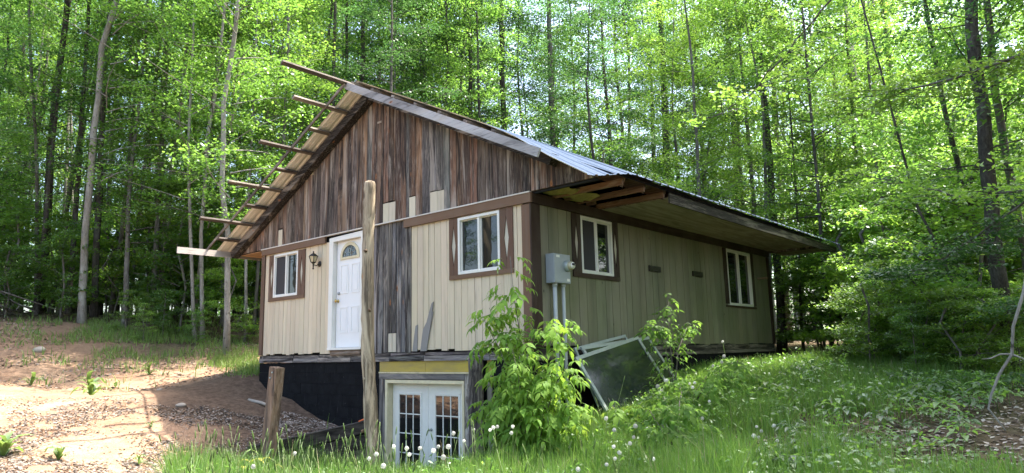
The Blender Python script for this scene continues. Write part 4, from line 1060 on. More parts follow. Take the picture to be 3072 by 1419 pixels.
# ------------------------------------------------------------------ overhanging maple limbs, upper right
def spray(name, path, m, label, n_twig, per, ls, rad, parent_r=.03, tiltz=.1, tw=1.0, bark='bark_grey', cat='branch'):
    e = empty(name, path[0]); tag(e, label, cat)
    P = [Vector(p) for p in path]
    Q = []
    for i in range(len(P) - 1):
        for j in range(5): Q.append(P[i].lerp(P[i + 1], j / 5) + Vector((R.uniform(-.02, .02), R.uniform(-.02, .02), R.uniform(-.02, .02))))
    Q.append(P[-1])
    parts = [tube_arr(Q, [parent_r * (1 - .75 * i / len(Q)) for i in range(len(Q))], 5)]
    C = []
    for k in range(n_twig):
        t = R.uniform(.12, 1); b = Q[min(int(t * len(Q)), len(Q) - 1)]
        a = R.uniform(0, 6.28); l = R.uniform(.35, 1.0) * tw
        tip = b + Vector((math.cos(a) * l, math.sin(a) * l, R.uniform(-.25, .18) * l))
        parts.append(tube_arr([b, b.lerp(tip, .5) + Vector((0, 0, .04)), tip], [.008, .006, .003], 3))
        for c in (.55, .8, 1.0):
            q = b.lerp(tip, c); n_ = per; a2 = rng.uniform(0, 6.28, n_); r2 = rad * np.sqrt(rng.random(n_))
            C.append(np.stack([q.x + np.cos(a2) * r2, q.y + np.sin(a2) * r2, q.z + rng.normal(0, .035, n_) - .3 * r2 * r2], -1))
    link('limb', mesh('limb', *join_arr(parts), M[bark], True), e)
    V, F = leaf_cloud(np.concatenate(C), .38, ls, .25, .62); link('leaves', bigmesh('leaves', V, F, m), e)
    return e
spray('maple_limb', [(6.9, 2.2, 3.55), (5.9, 2.6, 3.45), (4.9, 3.1, 3.5), (3.9, 3.6, 3.7)], M['leaf_light'], 'long horizontal maple limb entering high from the right edge', 32, 22, .075, .22)
spray('maple_limb', [(6.7, 1.5, 1.75), (5.9, 2.3, 1.7), (5.0, 3.1, 1.85), (4.1, 4.2, 2.4), (3.2, 5.0, 2.85)], M['leaf_light'], 'long thin maple limb crossing in front of the largest right-hand trunk', 32, 20, .072, .2, .022)
spray('maple_limb', [(4.6, .6, 4.3), (3.7, .9, 3.75), (2.9, 1.3, 3.35), (2.1, 1.5, 3.2)], M['leaf_light'], 'leafy maple limb dipping over the eave from the top of the picture', 18, 13, .075, .16, .014)
spray('maple_limb', [(6.3, 3.4, 2.2), (5.3, 4.3, 1.7), (4.4, 4.9, 1.25), (3.6, 5.6, 1.0)], M['leaf_dark'], 'dark-leaved maple limb drooping left of the largest right-hand trunk', 38, 26, .075, .24, .02)
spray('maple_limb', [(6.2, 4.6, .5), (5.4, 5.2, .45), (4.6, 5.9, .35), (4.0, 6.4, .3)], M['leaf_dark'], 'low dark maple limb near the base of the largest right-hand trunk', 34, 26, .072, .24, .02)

# ------------------------------------------------------------------ front shrub and sapling with individual leaves
def leaflet_mesh(name, n_pairs, l, m, droop=.5):
    """a compound leaf: stalk with opposite leaflets and a terminal one, pointing +x"""
    vs, fs = [], []
    def blade(o, d, L_, w, dr):
        o = Vector(o); d = Vector(d).normalized(); s = d.cross(Vector((0, 0, 1))).normalized(); b = len(vs)
        for f, ww, zz in ((0, .05, 0), (.25, .8, -.03), (.55, 1, -.10), (.82, .5, -.22), (1, 0.02, -.36)):
            c = o + d * L_ * f + Vector((0, 0, zz * L_ * dr * 2)); vs.append(tuple(c - s * w * ww / 2 + Vector((0, 0, .10 * w * ww)))); vs.append(tuple(c)); vs.append(tuple(c + s * w * ww / 2 + Vector((0, 0, .10 * w * ww))))
        for i in range(4):
            a = b + i * 3; fs.append((a, a + 1, a + 4, a + 3)); fs.append((a + 1, a + 2, a + 5, a + 4))
    st = l * .55
    for i in range(n_pairs):
        x = l * .25 + st * i / max(1, n_pairs - .5)
        for s in (-1, 1): blade((x, 0, -.12 * x * x / l), (.55, s, -.15), l * .46, l * .23, droop)
    blade((l * .25 + st, 0, -.12 * l), (1, 0, -.2), l * .55, l * .27, droop)
    v2, f2 = tube_arr([(0, 0, 0), (l * .4, 0, -.02 * l), (l * .8, 0, -.1 * l)], [.003, .0025, .002], 3)
    o = len(vs); vs += v2; fs += [tuple(i + o for i in q) for q in f2]
    return mesh(name, vs, fs, m, True)
LM = [leaflet_mesh('leaf', k, l, M['leaf_shrub'], d) for k, l, d in ((2, .36, .8), (2, .32, 1.1), (1, .30, .9), (3, .40, .7))]
LM2 = [leaflet_mesh('leaf', k, l, M['leaf_mid'], d) for k, l, d in ((2, .26, .5), (1, .2, .6))]
def shrub(name, base, stems, nleaf, label, LMs, s=1.0, cat='shrub', tip=.35, extra=0):
    e = empty(name, base); tag(e, label, cat); b = Vector(base)
    for st in stems:
        pts = [b + Vector(p) for p in st]; n = len(pts)
        link('stem', mesh('stem', *tube_arr(pts, [.016 * (1 - .7 * i / (n - 1)) * s for i in range(n)], 6), M['bark_grey'], True), e)
    k = 0
    while k < nleaf:
        st = R.choice(stems); n = len(st) - 1; t = 1 - R.random() ** .9 * .85; f = t * n; i = min(int(f), n - 1); f -= i
        p = Vector(st[i]).lerp(Vector(st[i + 1]), f)
        az = R.uniform(0, 6.28); off = R.uniform(.02, tip) * (1.15 - .75 * t); p2 = p + Vector((math.cos(az) * off, math.sin(az) * off, R.uniform(-.05, .1)))
        o = link('leaf', R.choice(LMs), e, False); o.location = p2; o.rotation_euler = (R.uniform(-.35, .35), R.uniform(-.15, .75), az + R.uniform(-.5, .5)); q = s * R.uniform(.65, 1.15); o.scale = (q, q, q)
        k += 1
    if extra:
        vs, fs = [], []
        for q_ in range(extra):
            st = R.choice(stems); n = len(st) - 1; t = R.random() ** 1.2 * .9 + .06; f = t * n; i = min(int(f), n - 1); f -= i
            p = Vector(st[i]).lerp(Vector(st[i + 1]), f); az = R.uniform(0, 6.28); off = R.uniform(.05, tip * 1.25) * (1.2 - .75 * t)
            me = R.choice(LMs); sc = s * R.uniform(.5, 1.05)
            mt_ = Matrix.Translation(p + Vector((math.cos(az) * off, math.sin(az) * off, R.uniform(-.1, .1)))) @ Matrix.Rotation(az + R.uniform(-.5, .5), 4, 'Z') @ Matrix.Rotation(R.uniform(-.2, .8), 4, 'Y') @ Matrix.Rotation(R.uniform(-.4, .4), 4, 'X') @ Matrix.Scale(sc, 4)
            o_ = len(vs); vs += [tuple(mt_ @ v.co) for v in me.vertices]; fs += [tuple(a + o_ for a in pl.vertices) for pl in me.polygons]
        link('inner_leaves', mesh('inner_leaves', vs, fs, LMs[0].materials[0], True), e, False)['kind'] = 'stuff'
    return e
sb = (.62, -.85, -1.58)
shrub('front_shrub', sb, [
 [(0, 0, 0), (-.05, .0, .9), (-.15, 0, 1.7), (-.27, .02, 2.25), (-.3, 0, 2.78)], [(0, 0, 0), (-.15, 0, .8), (-.4, -.1, 1.5), (-.66, -.15, 1.95)], [(0, 0, 0), (.15, .05, .8), (.3, .1, 1.5), (.4, .05, 1.95)],
 [(0, 0, 0), (.2, 0, .7), (.42, 0, 1.15), (.6, 0, 1.35)], [(0, 0, 0), (-.2, 0, .6), (-.38, .1, 1.0), (-.5, .0, 1.25)], [(0, 0, 0), (.25, .1, .5), (.45, .1, .75), (.6, .1, .85)], [(0, 0, 0), (0, -.2, .7), (.1, -.35, 1.2), (.05, -.4, 1.55)],
 [(0, 0, 0), (-.1, -.1, 1.0), (-.35, -.1, 1.7), (-.6, -.1, 2.1)], [(0, 0, 0), (-.2, -.1, .4), (-.35, -.15, .8), (-.45, -.2, .95)]], 298,
 'bright green bushy shrub with drooping leaflets at the near corner of the cabin', LM, .66, extra=420)
shrub('wall_sapling', (.95, 2.25, gz(.95, 2.25)), [[(0, 0, 0), (0, .02, .6), (-.02, .0, 1.2), (0, .03, 1.62)], [(0, 0, 0), (.0, .25, .8), (.0, .6, 1.15), (0, .95, 1.2)], [(0, 0, 0), (0, -.15, .8), (0, -.4, 1.15), (0, -.62, 1.2)]], 85,
 'young sapling growing in front of the side wall between the two windows', LM2, .8, 'sapling', .25, 60)
shrub('low_shrub', (1.5, 1.6, gz(1.5, 1.6)), [[(0, 0, 0), (.1, .1, .35), (.2, .3, .55)], [(0, 0, 0), (-.2, .2, .35), (-.3, .5, .5)], [(0, 0, 0), (.3, -.2, .3), (.5, -.4, .45)]], 55, 'low leafy bush at the foot of the leaning frames', LM2, 1.0, 'shrub', .32, 90)
shrub('low_shrub', (1.2, 3.3, gz(1.2, 3.3)), [[(0, 0, 0), (.1, .1, .25), (.2, .3, .4)], [(0, 0, 0), (-.1, .3, .25), (-.2, .6, .4)], [(0, 0, 0), (.2, -.3, .2), (.3, -.5, .3)]], 50, 'low leafy bush right of the leaning frames by the black wall', LM2, 1.0, 'shrub', .32, 90)
shrub('low_shrub', (1.35, .2, gz(1.35, .2)), [[(0, 0, 0), (.1, .1, .35), (.2, .3, .5)], [(0, 0, 0), (-.2, .1, .4), (-.4, .2, .6)], [(0, 0, 0), (.3, -.2, .3), (.5, -.4, .4)]], 60, 'low leafy bush between the front shrub and the leaning frames', LM, .75, 'shrub', .3)
shrub('low_shrub', (1.75, 2.5, gz(1.75, 2.5)), [[(0, 0, 0), (.05, .1, .35), (.05, .3, .6)], [(0, 0, 0), (-.15, .2, .3), (-.2, .5, .45)], [(0, 0, 0), (.1, -.3, .3), (.15, -.6, .42)]], 75, 'low leafy bush standing in front of the right end of the leaning frames', LM2, 1.0, 'shrub', .32, 90)
shrub('low_shrub', (1.7, .75, gz(1.7, .75)), [[(0, 0, 0), (.05, .1, .35), (.05, .25, .58)], [(0, 0, 0), (-.15, .2, .35), (-.3, .35, .5)], [(0, 0, 0), (.1, -.3, .3), (.1, -.5, .4)]], 75, 'low leafy bush covering the lower left corner of the leaning frames', LM2, 1.0, 'shrub', .32, 90)
for i, (x, y, q) in enumerate([(-15.4, .1, .42), (-14.8, .9, .5), (-15.9, .9, .45), (-14.4, .2, .34), (-16.4, 1.4, .5), (-13.4, 2.6, .45), (-12.9, 3.3, .5), (-13.6, 1.3, .36), (-17, 1.2, .5), (-15, 2.1, .55)]):
    tree(['sap0', 'sap1', 'sap2'][i % 3], x, y, ['leafy weed bush on the crest of the green mound', 'leafy weed bush on the right flank of the green mound', 'leafy weed bush on the left flank of the green mound', 'small weed bush at the foot of the green mound', 'weed bush at the back of the green mound', 'weed bush behind the tree nearest the eave', 'weed bush between thin trunks and cabin corner', 'small weed bush in front of the twin-stemmed tree', 'weed bush between dark trunk and green mound', 'weed bush behind the twin-stemmed tree'][i], 'bush', None, 'weed_bush', q)
shrub('low_shrub', (2.15, -.1, gz(2.15, -.1)), [[(0, 0, 0), (.05, .1, .4), (.0, .25, .72)], [(0, 0, 0), (-.2, .1, .4), (-.4, .2, .6)], [(0, 0, 0), (.1, -.2, .35), (.1, -.4, .5)]], 80, 'low leafy bush in the tall grass below the leaning frames', LM2, 1.0, 'shrub', .32, 90)
# fern
fe = empty('fern', (1.05, 1.9, gz(1.05, 1.9))); tag(fe, 'green fern in front of the leaning frames', 'fern')
for k in range(8):
    a = k * .8 + R.uniform(-.2, .2); vs, fs = [], []
    for i in range(11):
        f = i / 10; p = Vector((math.cos(a) * .5 * f, math.sin(a) * .5 * f, .55 * f - .35 * f * f)); sd_ = Vector((-math.sin(a), math.cos(a), 0)); w = .16 * (1 - f) + .01; fw_ = Vector((math.cos(a), math.sin(a), 0)) * .03
        for s in (-1, 1):
            b0 = len(vs); vs += [tuple(p), tuple(p + sd_ * s * w * .5 + fw_), tuple(p + sd_ * s * w + Vector((0, 0, -.03))), tuple(p + sd_ * s * w * .5 - fw_)]; fs.append((b0, b0 + 1, b0 + 2, b0 + 3))
    link('frond', mesh('frond', vs, fs, M['leaf_mid']), fe)

# ------------------------------------------------------------------ grass
def blades(P, h, w, m_lean=.35, seg=3, r=rng):
    n = len(P); az = r.uniform(0, 2 * np.pi, n); ln_ = np.abs(r.normal(0, m_lean, n)); fa = r.uniform(0, 2 * np.pi, n)
    lean = np.stack([np.cos(az), np.sin(az), np.zeros(n)], -1); side = np.stack([np.cos(fa), np.sin(fa), np.zeros(n)], -1)
    V = []
    for i in range(seg + 1):
        f = i / seg; c = P + lean * (ln_ * h * f ** 2)[:, None]; c = c.copy(); c[:, 2] += h * (f - .35 * ln_ * f * f)
        ww = w * (1 - f ** 1.5) * .5 + .0004
        V += [c - side * ww[:, None], c + side * ww[:, None]]
    V = np.stack(V, 1).reshape(-1, 3); k = 2 * (seg + 1); base = (np.arange(n) * k)[:, None]
    F = np.concatenate([base + np.array([2 * i, 2 * i + 1, 2 * i + 3, 2 * i + 2]) for i in range(seg)], 1).reshape(-1, 4)
    return V, F
def openpatch(x, y):
    o = 0
    for a, b, r in ((3.05, .6, .85), (2.5, -.3, .55), (4.3, 1.0, .7), (3.4, 1.6, .6), (4.9, .9, .6), (3.7, -.5, .5)):
        o = np.maximum(o, np.exp(-((x - a) ** 2 + (y - b) ** 2) / (r * r)))
    return np.clip(sstep(.25, .7, o + (vnoise(x, y, .35) - .5) * .5), 0, 1)
def grassmask(x, y):
    n = (vnoise(x, y, 1.4) - .5) * 1.6 + (vnoise(x, y, .35) - .5) * .8
    near = sstep(-4.1, -2.7, x + n * .5 - (y + 3) * .10) * (y < .0) * sstep(-.05, -.25, y + (x > -.1) * -9)
    side = (x > .08) * (y >= -.5) * sstep(10.5, 6.5, y + n) * sstep(5.0, 3.0, x + n + (1.5 - y) * .15)
    m_ = np.maximum(near * (y < 0), side)
    patch = sstep(3.0, 4.6, x + n) * .72          # thins out to leaf litter on the right
    return np.clip(m_ * (1 - patch * sstep(5.5, -1, y)) * (1 - .9 * openpatch(x, y)), 0, 1)
def scatter(n, t0, t1, u0, u1, p=1.0):
    u = rng.uniform(u0, u1, n); t = t0 + (t1 - t0) * rng.random(n) ** p
    d = np.array(CF)[None] + ((u - 1536) / 2047)[:, None] * np.array(CR)[None]
    return CAM[0] + d[:, 0] * t, CAM[1] + d[:, 1] * t, t
def house_free(x, y): return ~((x > -7.7) & (x < .05) & (y > -.03) & (y < 9.4)) & ~((x > -3.95) & (x < -3.55) & (y > -2.2) & (y < 0))
x, y, t = scatter(230000, 3.6, 15, 540, 3250, 1.25)
k = (rng.random(len(x)) < grassmask(x, y)) & house_free(x, y); x, y, t = x[k], y[k], t[k]
z = ground(x, y) - .01; dep = sstep(-2, 3, y)
h = rng.uniform(.20, .52, len(x)) * (1.15 - .5 * dep) * (.7 + .6 * vnoise(x, y, .8))
V, F = blades(np.stack([x, y, z], -1), h, rng.uniform(.006, .014, len(x)) * (1 + t * .03))
tag(link('grass', bigmesh('grass', V, F, M['grass'])), 'tall unmown green grass in front of and beside the cabin', None, None, 'stuff')
dk = rng.random(len(x)) < .07
V, F = blades(np.stack([x[dk], y[dk], z[dk]], -1), h[dk] * rng.uniform(.7, 1.35, dk.sum()), rng.uniform(.004, .009, dk.sum()), .7)
M['dead_grass'] = leafm('dead_grass_blades', (.26, .20, .11), (.42, .35, .20), (.2, .15, .08), (.3, .24, .13), .25, .1)
tag(link('dead_grass', bigmesh('dead_grass', V, F, M['dead_grass'])), 'straw-coloured dead stalks mixed into the green grass', None, None, 'stuff')
fx, fy, ft = scatter(9000, 5.5, 12, 560, 2500); fk = (rng.random(len(fx)) < grassmask(fx, fy) * .9 * (vnoise(fx, fy, .55) > .55)) & house_free(fx, fy); fx, fy = fx[fk], fy[fk]; n = len(fx)
C = np.repeat(np.stack([fx, fy, ground(fx, fy)], -1), 7, 0); hh = np.repeat(rng.uniform(.18, .5, n), 7) * rng.random(7 * n) ** .6; C[:, 2] += hh; C[:, :2] += rng.normal(0, .03, (7 * n, 2))
V, F = leaf_cloud(C, .6, .065, .1, .42); tag(link('meadow_weeds', bigmesh('meadow_weeds', V, F, M['leaf_mid'])), 'leafy weeds growing up through the grass', None, None, 'stuff')
# verge and mound greenery on the left, weeds in the dirt
def lm(x, y):
    n = (vnoise(x, y, 1.1) - .5) * 1.4
    a = sstep(-.2, .8, y + n * .6 + (x + 9) * .22) * sstep(6.5, 3.5, y + (x + 9) * .2) * (x < -7.8) * (x > -19)
    b = np.exp(-((x + 15.2) ** 2 + (y - .4) ** 2) / 5.0)
    c = (vnoise(x, y, .9) > .72) * .05 * (x < -9.5)
    return np.clip(a * .7 * (vnoise(x, y, .7) > .35) * sstep(-13.2, -11.4, x) + b * .8 * (vnoise(x, y, .8) > .4) + c, 0, 1)
x, y, t = scatter(60000, 12, 26, -60, 800)
k = (rng.random(len(x)) < lm(x, y)) & house_free(x, y); x, y = x[k], y[k]; z = ground(x, y)
V, F = blades(np.stack([x, y, z - .01], -1), rng.uniform(.08, .30, len(x)), rng.uniform(.012, .03, len(x)), .6)
tag(link('verge_grass', bigmesh('verge_grass', V, F, M['weed'])), 'weedy green verge between the dirt and the forest', None, None, 'stuff')
# stalks with seed heads
x, y, t = scatter(1500, 4.8, 9.6, 560, 1900)
k = (rng.random(len(x)) < grassmask(x, y) * np.where(cam_uv(x, y, -1)[0] < 1250, .26, .06)) & house_free(x, y); x, y = x[k], y[k]; z = ground(x, y); n = len(x)
h = rng.uniform(.38, .88, n); P = np.stack([x, y, z], -1)
az = rng.uniform(0, 6.28, n); le = np.stack([np.cos(az) * .14, np.sin(az) * .14, np.ones(n)], -1) * h[:, None]; parts = []
for i in range(n):
    p = Vector(P[i]); d = Vector(le[i]); q = p + d * .6; e_ = p + d + Vector((d.x, d.y, 0)) * .5
    parts.append(tube_arr([p, q, e_], [.0022, .002, .0018], 3)); hd = (e_ - q).normalized(); parts.append(tube_arr([e_, e_ + hd * .02, e_ + hd * .06, e_ + hd * .095], [.003, .0075, .007, .002], 5))
tag(link('seeding_grass', mesh('seeding_grass', *join_arr(parts), M['seed'], True)), 'grass stalks with pale fluffy seed heads in the foreground', None, None, 'stuff')
# broad undergrowth leaves (ground cover)
x, y, t = scatter(26000, 5, 17, 1350, 3250)
gm = grassmask(x, y); k = ((rng.random(len(x)) < (.10 * gm + .16 * (vnoise(x, y, 1.1) > .5) * (x > 3.0) * (y < 14)) * (1 - .8 * openpatch(x, y))) & house_free(x, y) & (x > .1)); x, y = x[k], y[k]
n = len(x); C = np.repeat(np.stack([x, y, ground(x, y) + rng.uniform(.05, .30, n) * (.5 + vnoise(x, y, .9))], -1), 5, 0) + rng.normal(0, .05, (5 * n, 3)) * np.array([1, 1, .25])
V, F = leaf_cloud(C, .35, .075, .15, .5); tag(link('undergrowth', bigmesh('undergrowth', V, F, M['leaf_mid'])), 'low broad-leaved undergrowth on the forest floor at the right', None, None, 'stuff')
# leaf litter
def litter(n, t0, t1, u0, u1, fn, s, label, nm):
    x, y, t = scatter(n, t0, t1, u0, u1); k = (rng.random(n) < fn(x, y)) & house_free(x, y); x, y = x[k], y[k]
    V, F = leaf_cloud(np.stack([x, y, ground(x, y) + .010], -1), .2, s, 0, .6); tag(link(nm, bigmesh(nm, V, F, M['litter'])), label, None, None, 'stuff')
litter(85000, 4.5, 13, -40, 1150, lambda x, y: np.clip(sstep(-.62, -.95, ground(x, y)) * sstep(.30, .55, vnoise(x, y, 1.0)) * sstep(.35, .7, vnoise(x, y, .3) + .25) + .05 * (vnoise(x, y, .5) > .6), 0, 1) * (x < -2.5), .047, 'pale dead leaves strewn over the lower dirt slope', 'leaf_litter')
litter(3500, 10.5, 13.5, 820, 1100, lambda x, y: (x > -6.2) * (x < -4.0) * (y > -1.5) * (y < 0), .055, 'pale leaf litter piled in the corner by the black wall', 'leaf_pile')
litter(45000, 5, 26, 1200, 3300, lambda x, y: np.maximum(.7 * (vnoise(x, y, .8) > .35), openpatch(x, y)) * (x > .5), .07, 'brown leaf litter on the forest floor at the right', 'forest_litter')
litter(24000, 15, 30, -60, 900, lambda x, y: .5 * (vnoise(x, y, .8) > .4), .08, 'brown leaf litter under the trees on the left', 'woodland_litter')

# seedlings on the right forest floor
sm = []
for kk in range(3):
    C = []; V_, F_ = [], []
    vs, fs = [], []
    nl = 6 + kk
    for i in range(nl):
        a = i * 2.4 + kk; L_ = .11; z0 = .12 + .02 * (i % 4); rr_ = .03 + .02 * (i % 3)
        o = Vector((math.cos(a) * rr_, math.sin(a) * rr_, z0)); d = Vector((math.cos(a), math.sin(a), 0)); s = Vector((-d.y, d.x, 0)); b0 = len(vs)
        for f, w, zz in ((0, .1, 0), (.35, 1, .01), (.7, .7, -.005), (1, .05, -.03)):
            vs += [tuple(o + d * L_ * f - s * w * .028 + Vector((0, 0, zz + .006))), tuple(o + d * L_ * f + Vector((0, 0, zz))), tuple(o + d * L_ * f + s * w * .028 + Vector((0, 0, zz + .006)))]
        for j in range(3): q = b0 + j * 3; fs += [(q, q + 1, q + 4, q + 3), (q + 1, q + 2, q + 5, q + 4)]
    sm.append((mesh('leaves', vs, fs, M['leaf_dark'] if kk else M['leaf_mid'], True), mesh('stem', *tube_arr([(0, 0, -.02), (.005, 0, .08), (0, 0, .16)], [.003, .0025, .002], 4), M['weed'], True)))
n = 0; 
while n < 170:
    xx, yy, tt = scatter(1, 7.2, 13, 2150, 3200); xx, yy = float(xx[0]), float(yy[0])
    if xx < 2.2 or vnoise(xx, yy, 1.1) < .48: continue
    e = empty('maple_seedling', (xx, yy, gz(xx, yy))); tag(e, 'small leafy seedling on the leaf-strewn ground at lower right', 'seedling', 'seedlings on the forest floor'); s = R.uniform(.7, 1.5); e.scale = (s, s, s); e.rotation_euler = (0, 0, R.uniform(0, 6.28))
    a, b = R.choice(sm); link('leaves', a, e, False); link('stem', b, e, False); n += 1

# ------------------------------------------------------------------ dandelion clocks
def puff(r):
    V_ = []; n = 230; F_ = []
    ph = np.arange(n) * 2.39996; zc = 1 - 2 * (np.arange(n) + .5) / n; rd = np.sqrt(1 - zc * zc); D = np.stack([rd * np.cos(ph), rd * np.sin(ph), zc], -1)
    for d in D:
        d = Vector(d); s = d.orthogonal().normalized(); u = d.cross(s); b = len(V_); t = d * r * R.uniform(.86, 1.0)
        V_ += [tuple(t + s * .0042), tuple(t - s * .0021 + u * .0036), tuple(t - s * .0021 - u * .0036)]; F_.append((b, b + 1, b + 2))
    c = tube_arr([(0, 0, -.3 * r), (0, 0, 0), (0, 0, .25 * r)], [.3 * r, .34 * r, .2 * r], 6)
    o = len(V_); V_ += c[0]; F_ += [tuple(i + o for i in q) for q in c[1]]
    return mesh('seed_head', V_, F_, M['fluff'])
PF = [puff(.026), puff(.022)]
stm = mesh('stem', *tube_arr([(0, 0, -1), (.02, 0, -.6), (.03, .01, -.25), (0, 0, 0)], [.0028] * 4, 4), M['weed'], True)
# (pixel column, pixel row, distance) measured once -> real positions of each clock
DL = [(1107,1376,6.6),(1129,1363,6.7),(1150,1398,6.3),(1228,1364,7.3),(1300,1352,7.2),(1315,1340,7.4),(1330,1372,6.8),(1392,1323,7.4),(1345,1340,7.1),(1421,1289,8.0),(1470,1290,7.6),(1480,1283,7.7),(1492,1280,7.8),(1538,1280,7.6),(1534,1299,7.4),
      (1644,1208,8.8),(1675,1211,8.7),(1711,1167,8.9),(1818,1255,8.0),(1843,1290,7.4),(1906,1278,7.8),(1942,1286,8.0),(1993,1292,8.2),(1841,1340,7.0),(1858,1358,6.8),(1845,1376,6.6),(1734,1408,6.3),(1820,1394,6.5),(1890,1330,7.3),(1960,1377,6.9),
      (1996,1141,9.6),(2069,1151,9.4),(2000,1141,9.7),(2084,1149,9.5),(2078,1162,9.3),(2006,1233,8.5),(2107,1255,8.4),(2128,1204,8.9),(2034,1310,7.8),(2139,1097,10.3),(2165,1086,10.6),(2107,1284,8.2),(1973,1159,9.2),(1901,1312,7.5),
      (2284,1293,8.0),(2276,1312,7.9),(2262,1308,7.8),(2273,1351,7.3),(2332,1322,7.8),(2270,1280,8.2),(2460,1383,6.9),(2500,1400,6.7),(2510,1405,6.8),(2475,1345,7.4),(2322,1278,8.3),(2168,1025,11.2),(2172,1068,10.8),(884,1360,7.6),(760,1400,6.9),(1180,1340,7.3),(1220,1345,7.2),(1260,1345,7.2),(1360,1300,7.7)]
for i, (u, v, t) in enumerate(DL):
    d = [CF[j] + (u - 1536) / 2047 * CR[j] - (v - 709.5) / 2047 * CU[j] for j in range(3)]; p = [CAM[j] + d[j] * t for j in range(3)]
    g = gz(p[0], p[1]); hgt = max(.12, p[2] - g + .02)
    lab = 'white fluffy dandelion clock standing in the foreground grass'; grp = 'dandelion clocks in the grass'
    e = empty('dandelion', p); 
    if u == 2168: lab = 'tallest bent dandelion stalk in front of the far side wall'; grp = None
    tag(e, lab, 'dandelion', grp); link('seed_head', PF[i % 2], e, False); o = link('stem', stm, e, False); o.scale = (1, 1, hgt); o.rotation_euler = (0, 0, R.uniform(0, 6.28)); e.rotation_euler = (R.uniform(-.2, .2), R.uniform(-.2, .2), R.uniform(0, 6)); e.scale = (R.uniform(.75, 1.1),) * 3

# ------------------------------------------------------------------ broad weeds, yellow leaves, rocks, sticks
def bladeleaf(L_, w, up=.5):
    vs, fs = [], []
    for f, ww, in ((0, .25), (.3, .8), (.6, 1), (.85, .6), (1, .03)):
        zz = up * L_ * f - up * .9 * L_ * f * f; xx = L_ * f
        vs += [(xx, -w * ww / 2, zz + .12 * w * ww), (xx, 0, zz), (xx, w * ww / 2, zz + .12 * w * ww)]
    for i in range(4): a = i * 3; fs += [(a, a + 1, a + 4, a + 3), (a + 1, a + 2, a + 5, a + 4)]
    return mesh('leaf', vs, fs, M['weed'], True)
BL = [bladeleaf(.30, .085, 1.3), bladeleaf(.24, .07, .9), bladeleaf(.34, .08, 1.9)]
def rosette(x, y, n, s, label):
    e = empty('broadleaf_weed', (x, y, gz(x, y))); tag(e, label, 'weed')
    for i in range(n):
        o = link('leaf', R.choice(BL), e, False); o.rotation_euler = (R.uniform(-.2, .2), R.uniform(-.9, .15), i * 2.4 + R.uniform(-.3, .3)); q = s * R.uniform(.7, 1.1); o.scale = (q, q, q)
rosette(-10.2, -2.4, 14, 1.25, 'upright leafy weed on the sunlit dirt, tallest of the group')
rosette(-9.0, -2.75, 14, 1.35, 'flat spreading weed rosette on the sunlit dirt')
rosette(-11.6, -3.1, 9, 1.0, 'small weed at the left edge of the dirt clearing')
rosette(-11.0, -.9, 9, 1.0, 'small bright weed near the middle of the dirt clearing')
rosette(-10.2, -1.9, 7, .6, 'tiny weed beside the tallest weed')
rosette(-4.9, -5.05, 16, 1.35, 'big broad-leaved weed in the bottom left corner')
rosette(-4.6, -4.5, 10, .8, 'smaller weed beside the big corner weed')
rosette(-5.6, -2.95, 6, .45, 'tiny weed on the shaded dirt slope')
rosette(-4.3, -3.6, 9, .55, 'small weed in the leaf litter at the foot of the slope')
yl = empty('yellow_plant', (-2.55, -2.75, gz(-2.55, -2.75))); tag(yl, 'plant with bright yellow leaves at the foot of the stub post', 'plant')
for i in range(16):
    me = BL[i % 3].copy(); me.materials.clear(); me.materials.append(M['yellowleaf'] if i % 2 else M['weed']); o = link('leaf', me, yl, False); o.location = (R.uniform(-.25, .25), R.uniform(-.25, .25), R.uniform(.25, .5)); o.rotation_euler = (0, R.uniform(-.3, .3), R.uniform(0, 6.28)); o.scale = (.7, .9, .7)
def rock(x, y, s, label, sq=.4):
    import bmesh
    bm = bmesh.new(); bmesh.ops.create_icosphere(bm, subdivisions=3, radius=1)
    for v in bm.verts:
        k_ = 1 + .12 * math.sin(v.co.x * 3 + 1) * math.cos(v.co.y * 2.6) + R.uniform(-.02, .02); v.co = Vector((v.co.x * s * k_, v.co.y * s * .7 * k_, v.co.z * s * sq * k_))
    me = bpy.data.meshes.new('rock'); bm.to_mesh(me); bm.free(); me.materials.append(M['stone']); me.polygons.foreach_set('use_smooth', [True] * len(me.polygons))
    o = link('rock', me); o.location = (x, y, gz(x, y) + s * sq * .4); o.rotation_euler = (0, 0, .9); tag(o, label, 'rock')
rock(-14.3, -2.3, .16, 'pale round rock on the far dirt mound', .55)
rock(-6.6, -2.05, .10, 'smooth pale stone lying on the shaded dirt slope')
rock(-8.3, -1.75, .06, 'small bluish stone near the shadow edge')
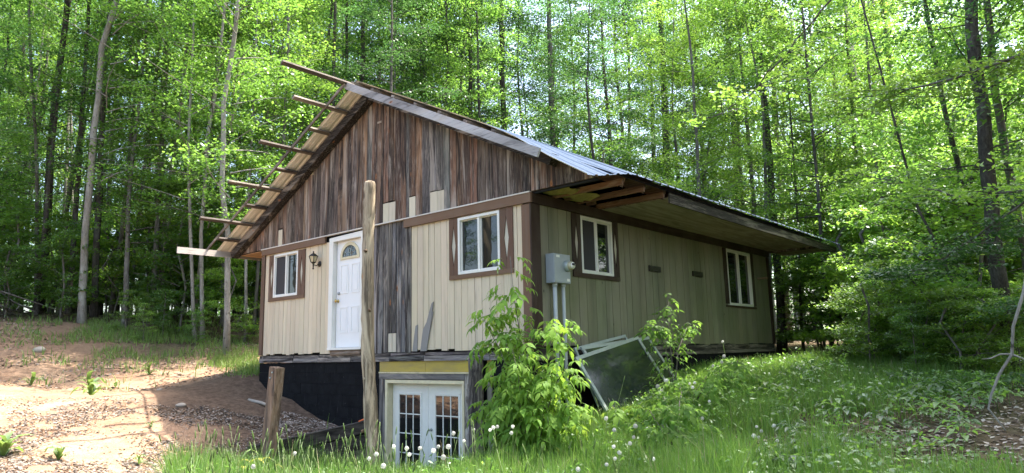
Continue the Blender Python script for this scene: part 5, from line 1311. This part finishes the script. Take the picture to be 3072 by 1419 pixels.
ps = [Vector((5.63, 1.0, .42)), Vector((5.50, 1.0, .075)), Vector((5.46, .98, -.2)), Vector((5.33, 1, -.4)), Vector((5.24, 1, -.6)), Vector((5.195, 1, -.75)), Vector((5.32, .96, -.96))]
br = empty('dead_branch', (5.2, 1, -.95)); tag(br, 'bare pale dead branch bending up from the ground at the right edge', 'branch')
tube('main_stem', [Vector((5.72, 1.05, .8))] + ps, [.016, .016, .015, .014, .013, .012, .011, .006], M['bark_pale'], br, 7, .1)
tube('side_twig', [ps[2], Vector((5.36, 1, -.2)), Vector((5.28, .98, -.24)), Vector((5.2, .98, -.25))], [.012, .01, .008, .004], M['bark_pale'], br, 5); tube('side_twig', [ps[2], Vector((5.55, 1, -.25)), Vector((5.58, 1.0, -.36))], [.01, .008, .004], M['bark_pale'], br, 5)
# brush pile at far left
bp = empty('brush_pile', (-19.8, -2.8, gz(-19.8, -2.8))); tag(bp, 'heap of bare grey branches at the far left edge of the forest', 'brush pile')
for i in range(34):
    a = R.uniform(-1.6, 1.6) + .9; l = R.uniform(1.2, 2.6); c = Vector((-19.8 + R.uniform(-1.6, 1.6), -2.9 + R.uniform(-1.2, 1.6), 0)); c.z = gz(c.x, c.y) + R.uniform(.05, .6)
    dv = Vector((math.cos(a) * l / 2, math.sin(a) * l / 2, R.uniform(-.45, .55)))
    tube('stick', [c - dv, c + Vector((0, 0, R.uniform(-.08, .12))), c + dv], [.03, .022, .01], M['bark_grey'], bp, 5, .1)
for i in range(18):
    xx, yy, tt = scatter(1, 15, 24, 2350, 3150); xx, yy = float(xx[0]), float(yy[0]); a = R.uniform(0, 3.14); l = R.uniform(.6, 1.8); zz = gz(xx, yy) + .06
    if xx < 2 and yy < 11: continue
    o = tube('fallen_branch', [(xx - math.cos(a) * l, yy - math.sin(a) * l, zz), (xx, yy, zz + .08), (xx + math.cos(a) * l, yy + math.sin(a) * l, zz + .02)], [.03, .025, .012], M['bark_pale'], None, 5, .1); tag(o, 'fallen grey branch on the forest floor right of the cabin', 'branch', 'fallen branches on the forest floor')
